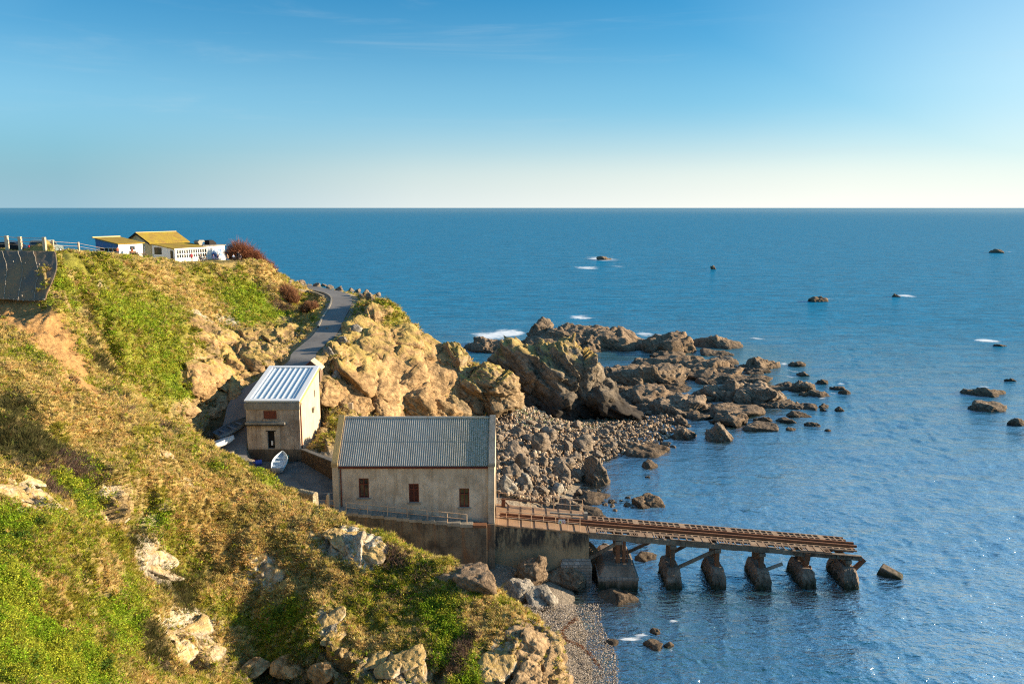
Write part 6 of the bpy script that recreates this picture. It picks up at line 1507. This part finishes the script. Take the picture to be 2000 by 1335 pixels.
# ------------------------------------------------------------------ boats and gear in the yard
def boat(loc, rot, Ln, B, D, outer, inner, label):
    e = empty("rowing_boat", loc, label, "rowing boat"); e.rotation_euler = rot
    ns, nr_ = 25, 13
    def shell(off):
        V = []
        for i in range(ns):
            t = i / (ns - 1); hb = B / 2 * (.78 + .22 * math.sin(min(t / .45, 1) * math.pi / 2)) * (1 - max(0, (t - .40) / .60) ** 2.1) + .015; dp = D * (1 - .35 * max(0, (t - .7) / .3) ** 2); sh_ = .22 * D + .30 * max(0, t - .45) ** 1.6 * D * 2 - .22 * D
            hb = max(hb - off, .012)
            for k in range(nr_):
                a = -math.pi / 2 + math.pi * k / (nr_ - 1); s = math.sin(a); c = math.cos(a)
                V.append((t * Ln - (off if t > .98 else 0) + (off if t < .02 else 0), hb * math.copysign(abs(s) ** .8, s), D + sh_ - (dp - off) * c ** .75))
        return V
    Fq = [(i * nr_ + k, (i + 1) * nr_ + k, (i + 1) * nr_ + k + 1, i * nr_ + k + 1) for i in range(ns - 1) for k in range(nr_ - 1)]
    o_, in_ = shell(0), shell(.045)
    m = MB(); m.add(o_, Fq + [tuple(range(nr_))]); m.build("hull", outer, e, smooth=True, local=True)
    m = MB(); m.add(in_, Fq + [tuple(range(nr_))]); m.build("inner_hull", inner, e, smooth=True, local=True)
    g = MB()
    for k in (0, nr_ - 1): g.tube([o_[i * nr_ + k] for i in range(ns)], .045, 6)
    g.bar(o_[0], o_[nr_ - 1], .08, .09); g.build("gunwale", inner, e, smooth=True, local=True)
    for t in (.22, .48, .70):
        i = int(t * (ns - 1)); y = abs(in_[i * nr_][1]) - .015; z = in_[i * nr_][2] - .17
        MB().box(t * Ln - .14, t * Ln + .14, -y, y, z - .035, z).build("thwart", inner, e, local=True)
    MB().box(.04, .30, -.3, .3, D * .35, D * .40).build("stern_sheet", inner, e, local=True)
    return e
bw = plain("boat_white", (.74, .76, .78), .4, var=.1); bi = plain("boat_pale_inside", (.55, .62, .68), .5); bg_ = stained("boat_weathered", (.30, .38, .44), (.12, .13, .14), .7, streak=False); bd = plain("boat_dark_inside", (.12, .15, .18), .7)
p = G(540, 925, 7.55); boat((p[0] + .1, p[1] + .2, 7.55), (0, R(-9), R(97)), 4.4, 1.85, .75, bw, bi, "white rowing boat with bow raised against the foot of the winch house")
p = W(424, 893, 97.0); boat((-39.3, 97.0, 9.45), (R(-8), R(-8), R(38)), 4.4, 1.7, .75, bw, bi, "smooth white dinghy half hidden by the grass slope left of the winch house")
boat((-38.4, 100.2, 10.2), (R(6), R(-14), R(52)), 5.0, 2.0, .85, bg_, bd, "weathered blue grey boat with dark inside, behind the white dinghy")
bn = MB().tube([(0, 0, 0), (0, 0, .95)], [.42, .5], 20); bn.tube([(0, 0, .952), (0, 0, 1.0)], [.53, .53], 20); b_ = bn.build("barrel", plain("teal_plastic", (.03, .20, .20), .5)); b_.location = (wx(557, 98.9, 7.4), 98.9, 7.40); tag(b_, "teal plastic barrel at the foot of the winch house plinth", "barrel")
cr_ = empty("fish_crate", (wx(492, 98.9, 7.4), 98.9, 7.4), "red fish crate left of the raised white boat", "crate", None, R(25))
rp_ = plain("red_plastic", (.50, .03, .03), .5)
MB().box(-.5, .5, -.35, .35, 0, .06).build("base", rp_, cr_, **L)
for a in ((-.5, .5, -.35, -.30), (-.5, .5, .30, .35), (-.5, -.45, -.30, .30), (.45, .5, -.30, .30)): MB().box(a[0], a[1], a[2], a[3], .061, .45).build("side", rp_, cr_, **L)
dr_ = MB().tube([(-.42, 0, .36), (-.40, 0, .40)], [.2, .36], 18); dr_.tube([(-.40, 0, .37), (.40, 0, .37)], .36, 18); d_ = dr_.build("drum", plain("blue_plastic", (.05, .10, .40), .5), smooth=False); d_.location = (wx(505, 98.2, 7.4), 98.2, 7.4); d_.rotation_euler = (0, 0, .5); tag(d_, "blue drum lying between the red crate and the raised boat", "drum")
# ------------------------------------------------------------------ grass, leaves, shrubs
def leaf_mat(name, trans=.35):
    t = NT(name); col = t.attr("col"); t.set(col, .8, spec=.15)
    tr = t.n("ShaderNodeBsdfTranslucent"); t.l(col, tr.inputs[0]); mx_ = t.n("ShaderNodeMixShader"); mx_.inputs[0].default_value = trans
    t.l(t.b.outputs[0], mx_.inputs[1]); t.l(tr.outputs[0], mx_.inputs[2]); t.l(mx_.outputs[0], t.out.inputs[0]); return t.m
PLANT = leaf_mat("plant_leaves")
pp = proj(P).reshape(nr, na, 2)
ex = np.gradient(pp, axis=1); ey = np.gradient(pp, axis=0)
apx = np.abs(ex[..., 0] * ey[..., 1] - ex[..., 1] * ey[..., 0])
elev = (TPOS[..., 2] - CAM_H) / np.sqrt(TPOS[..., 0] ** 2 + TPOS[..., 1] ** 2)
cm = np.maximum.accumulate(elev, axis=0)
vis = elev > np.concatenate([np.full((1, na), -9), cm[:-1]], 0) - .012
inframe = (pp[..., 0] > -520) & (pp[..., 0] < 2060) & (pp[..., 1] < 1400)
apx = np.where(vis & inframe, np.clip(apx, 0, 60), 0).ravel()
DEP = P[:, 1] * cP - (P[:, 2] - CAM_H) * sP
veg_ok = (keep > .35) * (P[:, 2] > 2.5) * (1 - sheet) * (carp < .3) * (CW[:, PEB] < .4)
def sample(dens, weight):
    clump = np.clip(.75 + 1.5 * (fbm(P * (2.2 * np.clip(45 / DEP, .4, 1.6))[:, None] + 11, 2) + .12), .15, 2.0); lam = apx * weight * veg_ok * dens * clump; k = rng.poisson(np.minimum(lam, 6)); i = np.repeat(np.arange(len(P)), k)
    jit = rng.normal(0, 1, (len(i), 3)) * (DEP[i] / F * 1.6)[:, None]; return i, P[i] + jit * np.array([1, 1, .3])
def blades(i, base, nb, lenm, wid, spread, cols, droop=.35, up=.75, var=.17):
    """nb blades per point; cols (n,3)"""
    n = len(i); B = np.repeat(base, nb, 0); Nn = np.repeat(TN[i], nb, 0); m = len(B)
    sc = np.repeat(lenm, nb) * rng.uniform(.5, 1.25, m)
    a = rng.uniform(0, 6.283, m); rad = np.stack([np.cos(a), np.sin(a), np.zeros(m)], -1)
    d = rad * rng.uniform(.2, 1, m)[:, None] * spread + np.array([0, 0, up]) + .5 * Nn; d /= np.linalg.norm(d, axis=1)[:, None]
    sd_ = np.cross(d, rng.normal(size=(m, 3))); sd_ /= np.linalg.norm(sd_, axis=1)[:, None] + 1e-9
    b0 = B + rad * (rng.random(m) * np.repeat(lenm, nb) * .35)[:, None]; w = np.repeat(wid, nb)[:, None] * rng.uniform(.7, 1.3, (m, 1))
    mid = b0 + d * (sc * .55)[:, None]; tip = mid + (d + np.array([0, 0, -droop]) + rad * droop) * (sc * .5)[:, None]
    V = np.stack([b0 - sd_ * w * .5, b0 + sd_ * w * .5, mid - sd_ * w * .42, mid + sd_ * w * .42, tip], 1).reshape(-1, 3)
    k = np.arange(m)[:, None] * 5; T = np.concatenate([k + np.array([[0, 1, 3]]), k + np.array([[0, 3, 2]]), k + np.array([[2, 3, 4]])], 0)
    C_ = np.repeat(cols, nb, 0) * (1 + rng.normal(0, var, (m, 1))); C_ = np.clip(C_, .008, .8); C_ = np.repeat(C_, 5, 0)
    return V, T, C_
def leaves(i, base, nl, rad, size, cols, var=.3):
    """clumps of small leaf faces filling a low dome"""
    n = len(i); m = n * nl; B = np.repeat(base, nl, 0); r_ = np.repeat(rad, nl)[:, None]
    d = rng.normal(size=(m, 3)); d /= np.linalg.norm(d, axis=1)[:, None]; d[:, 2] = np.abs(d[:, 2]) * .9
    c = B + d * r_ * rng.uniform(.35, 1.0, (m, 1)) ** .6
    nrm = d + .7 * rng.normal(size=(m, 3)); nrm /= np.linalg.norm(nrm, axis=1)[:, None]
    u = np.cross(nrm, rng.normal(size=(m, 3))); u /= np.linalg.norm(u, axis=1)[:, None] + 1e-9; v = np.cross(nrm, u)
    s = np.repeat(size, nl)[:, None] * rng.uniform(.6, 1.3, (m, 1))
    V = np.stack([c - u * s, c + v * s * .55, c + u * s, c - v * s * .55], 1).reshape(-1, 3)
    k = np.arange(m)[:, None] * 4; T = np.concatenate([k + np.array([[0, 1, 2]]), k + np.array([[0, 2, 3]])], 0)
    C_ = np.clip(np.repeat(cols, nl, 0) * (1 + rng.normal(0, var, (m, 1))), .006, .8); return V, T, np.repeat(C_, 4, 0)
def join(name, lst, label):
    Vs, Ts, Cs, n0 = [], [], [], 0
    for V, T, C_ in lst: Vs.append(V); Ts.append(T + n0); Cs.append(C_); n0 += len(V)
    o = mesh_np(name, np.concatenate(Vs), np.concatenate(Ts), PLANT, attrs={"col": np.concatenate(Cs)}); return tag(o, label, "plants", kind="stuff")
def hue(c, s, n, amt=.18): return np.clip(np.array(c)[None] * (1 + rng.normal(0, amt, (n, 1))) * (1 + rng.normal(0, amt * .35, (n, 3))), .005, .8)
def sel(i, pal, n): return pal
g_ = 1.0
lst = []
# dry tussock grass
w = np.clip(CW[:, DRY] + .35 * CW[:, OLV] + (.05 * CW[:, TAN]) + .25 * CW[:, PUR], 0, 1)
i, b = sample(.085, w); s = (DEP[i] / 55) ** .75
pat = fbm(P[i] * .30 + 60, 4)[:, None]
c = np.where(pat > .12, hue((.45, .355, .12), .2, len(i)), hue((.58, .43, .17), .2, len(i))); c = np.where(pat < -.22, hue((.33, .30, .05), .2, len(i)), c)
lst.append(blades(i, b, 13, .27 * s, .034 * s, .8, c, .30))
join("dry_grass", lst, "tan winter grass in tussocks over the headland"); lst = []
# olive and green grass
w = np.clip(CW[:, OLV] + .45 * CW[:, GRN] + .12 * CW[:, DRY] + .05 * CW[:, TAN], 0, 1)
i, b = sample(.075, w); s = (DEP[i] / 55) ** .75; pat = fbm(P[i] * .30 + 80, 4)[:, None]
c = np.where(pat > .0, hue((.26, .28, .022), .2, len(i)), hue((.38, .35, .05), .2, len(i)))
lst.append(blades(i, b, 11, .24 * s, .036 * s, .8, c, .25))
join("green_grass", lst, "olive green grass between the tussocks"); lst = []
# lush leafy cover
w = np.clip(CW[:, GRN] + .10 * CW[:, OLV], 0, 1)
i, b = sample(.060, w); s = (DEP[i] / 40) ** .8; pat = fbm(P[i] * .7 + 20, 3)[:, None]
c = np.where(pat > .05, hue((.18, .27, .014), .2, len(i)), hue((.27, .30, .025), .2, len(i))); c = np.where(pat < -.25, hue((.075, .13, .015), .2, len(i)), c)
lst.append(leaves(i, b, 20, .30 * s, .050 * s, c))
ed = np.stack([rng.uniform(96, 122, 260), rng.uniform(492, 596, 260)], -1); eh = hit(ed[:, 0], ed[:, 1]); eh[:, 1] -= .75
lst.append(leaves(np.arange(260), eh, 16, np.full(260, .42), np.full(260, .085), hue((.20, .25, .03), .2, 260)))
join("ground_ivy", lst, "bright green leafy cover on the damp slopes"); lst = []
# dark heath and dead stems
w = np.clip(CW[:, DRK] + CW[:, PUR] + .35 * CW[:, BRN] + .06 * CW[:, OLV], 0, 1)
i, b = sample(.050, w); s = (DEP[i] / 50) ** .75
pu = CW[i, PUR][:, None] > CW[i, DRK][:, None]
c = np.where(pu, hue((.15, .10, .075), .25, len(i)), hue((.085, .080, .028), .25, len(i)))
lst.append(blades(i, b, 12, .50 * s, .028 * s, 1.1, c, .1))
i, b = sample(.020, w); s = (DEP[i] / 50) ** .75; lst.append(leaves(i, b, 14, .30 * s, .045 * s, hue((.07, .078, .022), .2, len(i))))
join("heath", lst, "dark heathy stems and dead bracken"); lst = []
# ---- red twiggy shrubs, each its own plant
def shrub(px, py, Y, w, h, cols, label, seed, ntw=900, name="shrub"):
    q = np.random.default_rng(seed); c0 = W(px, py, Y); hz_ = zgrid(np.array([c0[0]]), np.array([c0[1]]))[0]; c0[2] = hz_
    e = empty(name, tuple(c0), label, "shrub", "red twiggy shrubs"); Vs = []; Ts = []; Cs = []; m = ntw
    a = q.uniform(0, 6.283, m); r0 = np.sqrt(q.random(m)); ba = np.stack([np.cos(a) * r0 * w * .75, np.sin(a) * r0 * w * .6, np.zeros(m)], -1)
    hh_ = h * (1 - .55 * r0 ** 2) * q.uniform(.55, 1.12, m)
    hb = zgrid(c0[0] + ba[:, 0], c0[1] + ba[:, 1]) - c0[2]; ba[:, 2] = np.clip(hb, -2.5, .6) - .1
    d = np.stack([np.cos(a) * r0 * .5, np.sin(a) * r0 * .5, np.ones(m)], -1) + .22 * q.normal(size=(m, 3)); d /= np.linalg.norm(d, axis=1)[:, None]
    def seg(p0, p1, w_, c_):
        dd_ = p1 - p0; sd_ = np.cross(dd_, q.normal(size=dd_.shape)); sd_ /= np.linalg.norm(sd_, axis=1)[:, None] + 1e-9
        n0 = sum(len(v) for v in Vs); V = np.stack([p0 - sd_ * w_, p0 + sd_ * w_, p1 + sd_ * w_ * .3, p1 - sd_ * w_ * .3], 1).reshape(-1, 3); k = np.arange(len(p0))[:, None] * 4
        Vs.append(V); Ts.append(np.concatenate([k + np.array([[0, 1, 2]]), k + np.array([[0, 2, 3]])]) + n0); Cs.append(np.repeat(c_, 4, 0))
    top = ba + d * hh_[:, None]
    cc = np.array(cols[0])[None] * (1 + q.normal(0, .25, (m, 1)))
    seg(ba, top, .05, np.clip(cc, .01, .6))
    for k in range(4):
        f_ = q.uniform(.35, .95, (m, 1)); p0 = ba + (top - ba) * f_; dd_ = d + .75 * q.normal(size=(m, 3)); dd_[:, 2] = np.abs(dd_[:, 2]) * .8 + .2; dd_ /= np.linalg.norm(dd_, axis=1)[:, None]
        seg(p0, p0 + dd_ * (hh_ * q.uniform(.18, .40, m))[:, None], .032, np.clip(np.array(cols[1])[None] * (1 + q.normal(0, .3, (m, 1))), .01, .6))
    o = mesh_np("twigs", np.concatenate(Vs), np.concatenate(Ts), PLANT, attrs={"col": np.concatenate(Cs)}); o.parent = e
    tk = MB()
    for k in range(5): tk.tube([(0, 0, -.3), (q.normal() * .3, q.normal() * .3, h * .25), (q.normal() * .8, q.normal() * .6, h * .55)], [.10, .07, .03], 6)
    tk.build("trunk", M['wood'], e, local=True); return e
RED = [(.20, .085, .045), (.27, .11, .06)]
shrub(470, 509, 158, 2.4, 4.3, RED, "tallest red twiggy shrub beside the cafe kitchen", 1, 1200)
shrub(495, 511, 159, 2.6, 3.4, RED, "middle red twiggy shrub on the headland edge", 2, 1100)
shrub(520, 520, 160, 2.2, 2.6, RED, "low red twiggy shrub at the brink of the headland", 3, 800)
BRN_ = [(.24, .115, .055), (.31, .16, .085)]
shrub(566, 582, 153, 1.9, 2.6, BRN_, "brown twiggy shrub at the cliff foot above the road", 4, 800)
shrub(604, 604, 147, 1.8, 1.9, BRN_, "rounded brown twiggy shrub on the verge inside the road bend", 5, 800)
# seaweed along the tide line
sw = []
for (xa, ya), (xb, yb) in zip([(1128,1208),(1112,1218),(1096,1236),(1108,1252),(1134,1262),(1152,1278)], [(1112,1218),(1096,1236),(1108,1252),(1134,1262),(1152,1278),(1172,1304)]):
    t = rng.random(90); sw.append(np.stack([xa + (xb - xa) * t + rng.normal(0, 1.6, 90), ya + (yb - ya) * t + rng.normal(0, 2.2, 90)], -1))
sw = np.concatenate(sw); hp_ = hit(sw[:, 0], sw[:, 1]); hp_[:, 2] += .05
V, T, C_ = leaves(np.arange(len(hp_)), hp_, 4, np.full(len(hp_), .09), np.full(len(hp_), .045), hue((.16, .065, .03), .2, len(hp_)))
join("seaweed", [(V, T, C_)], "red brown seaweed along the tide line of the near beach")
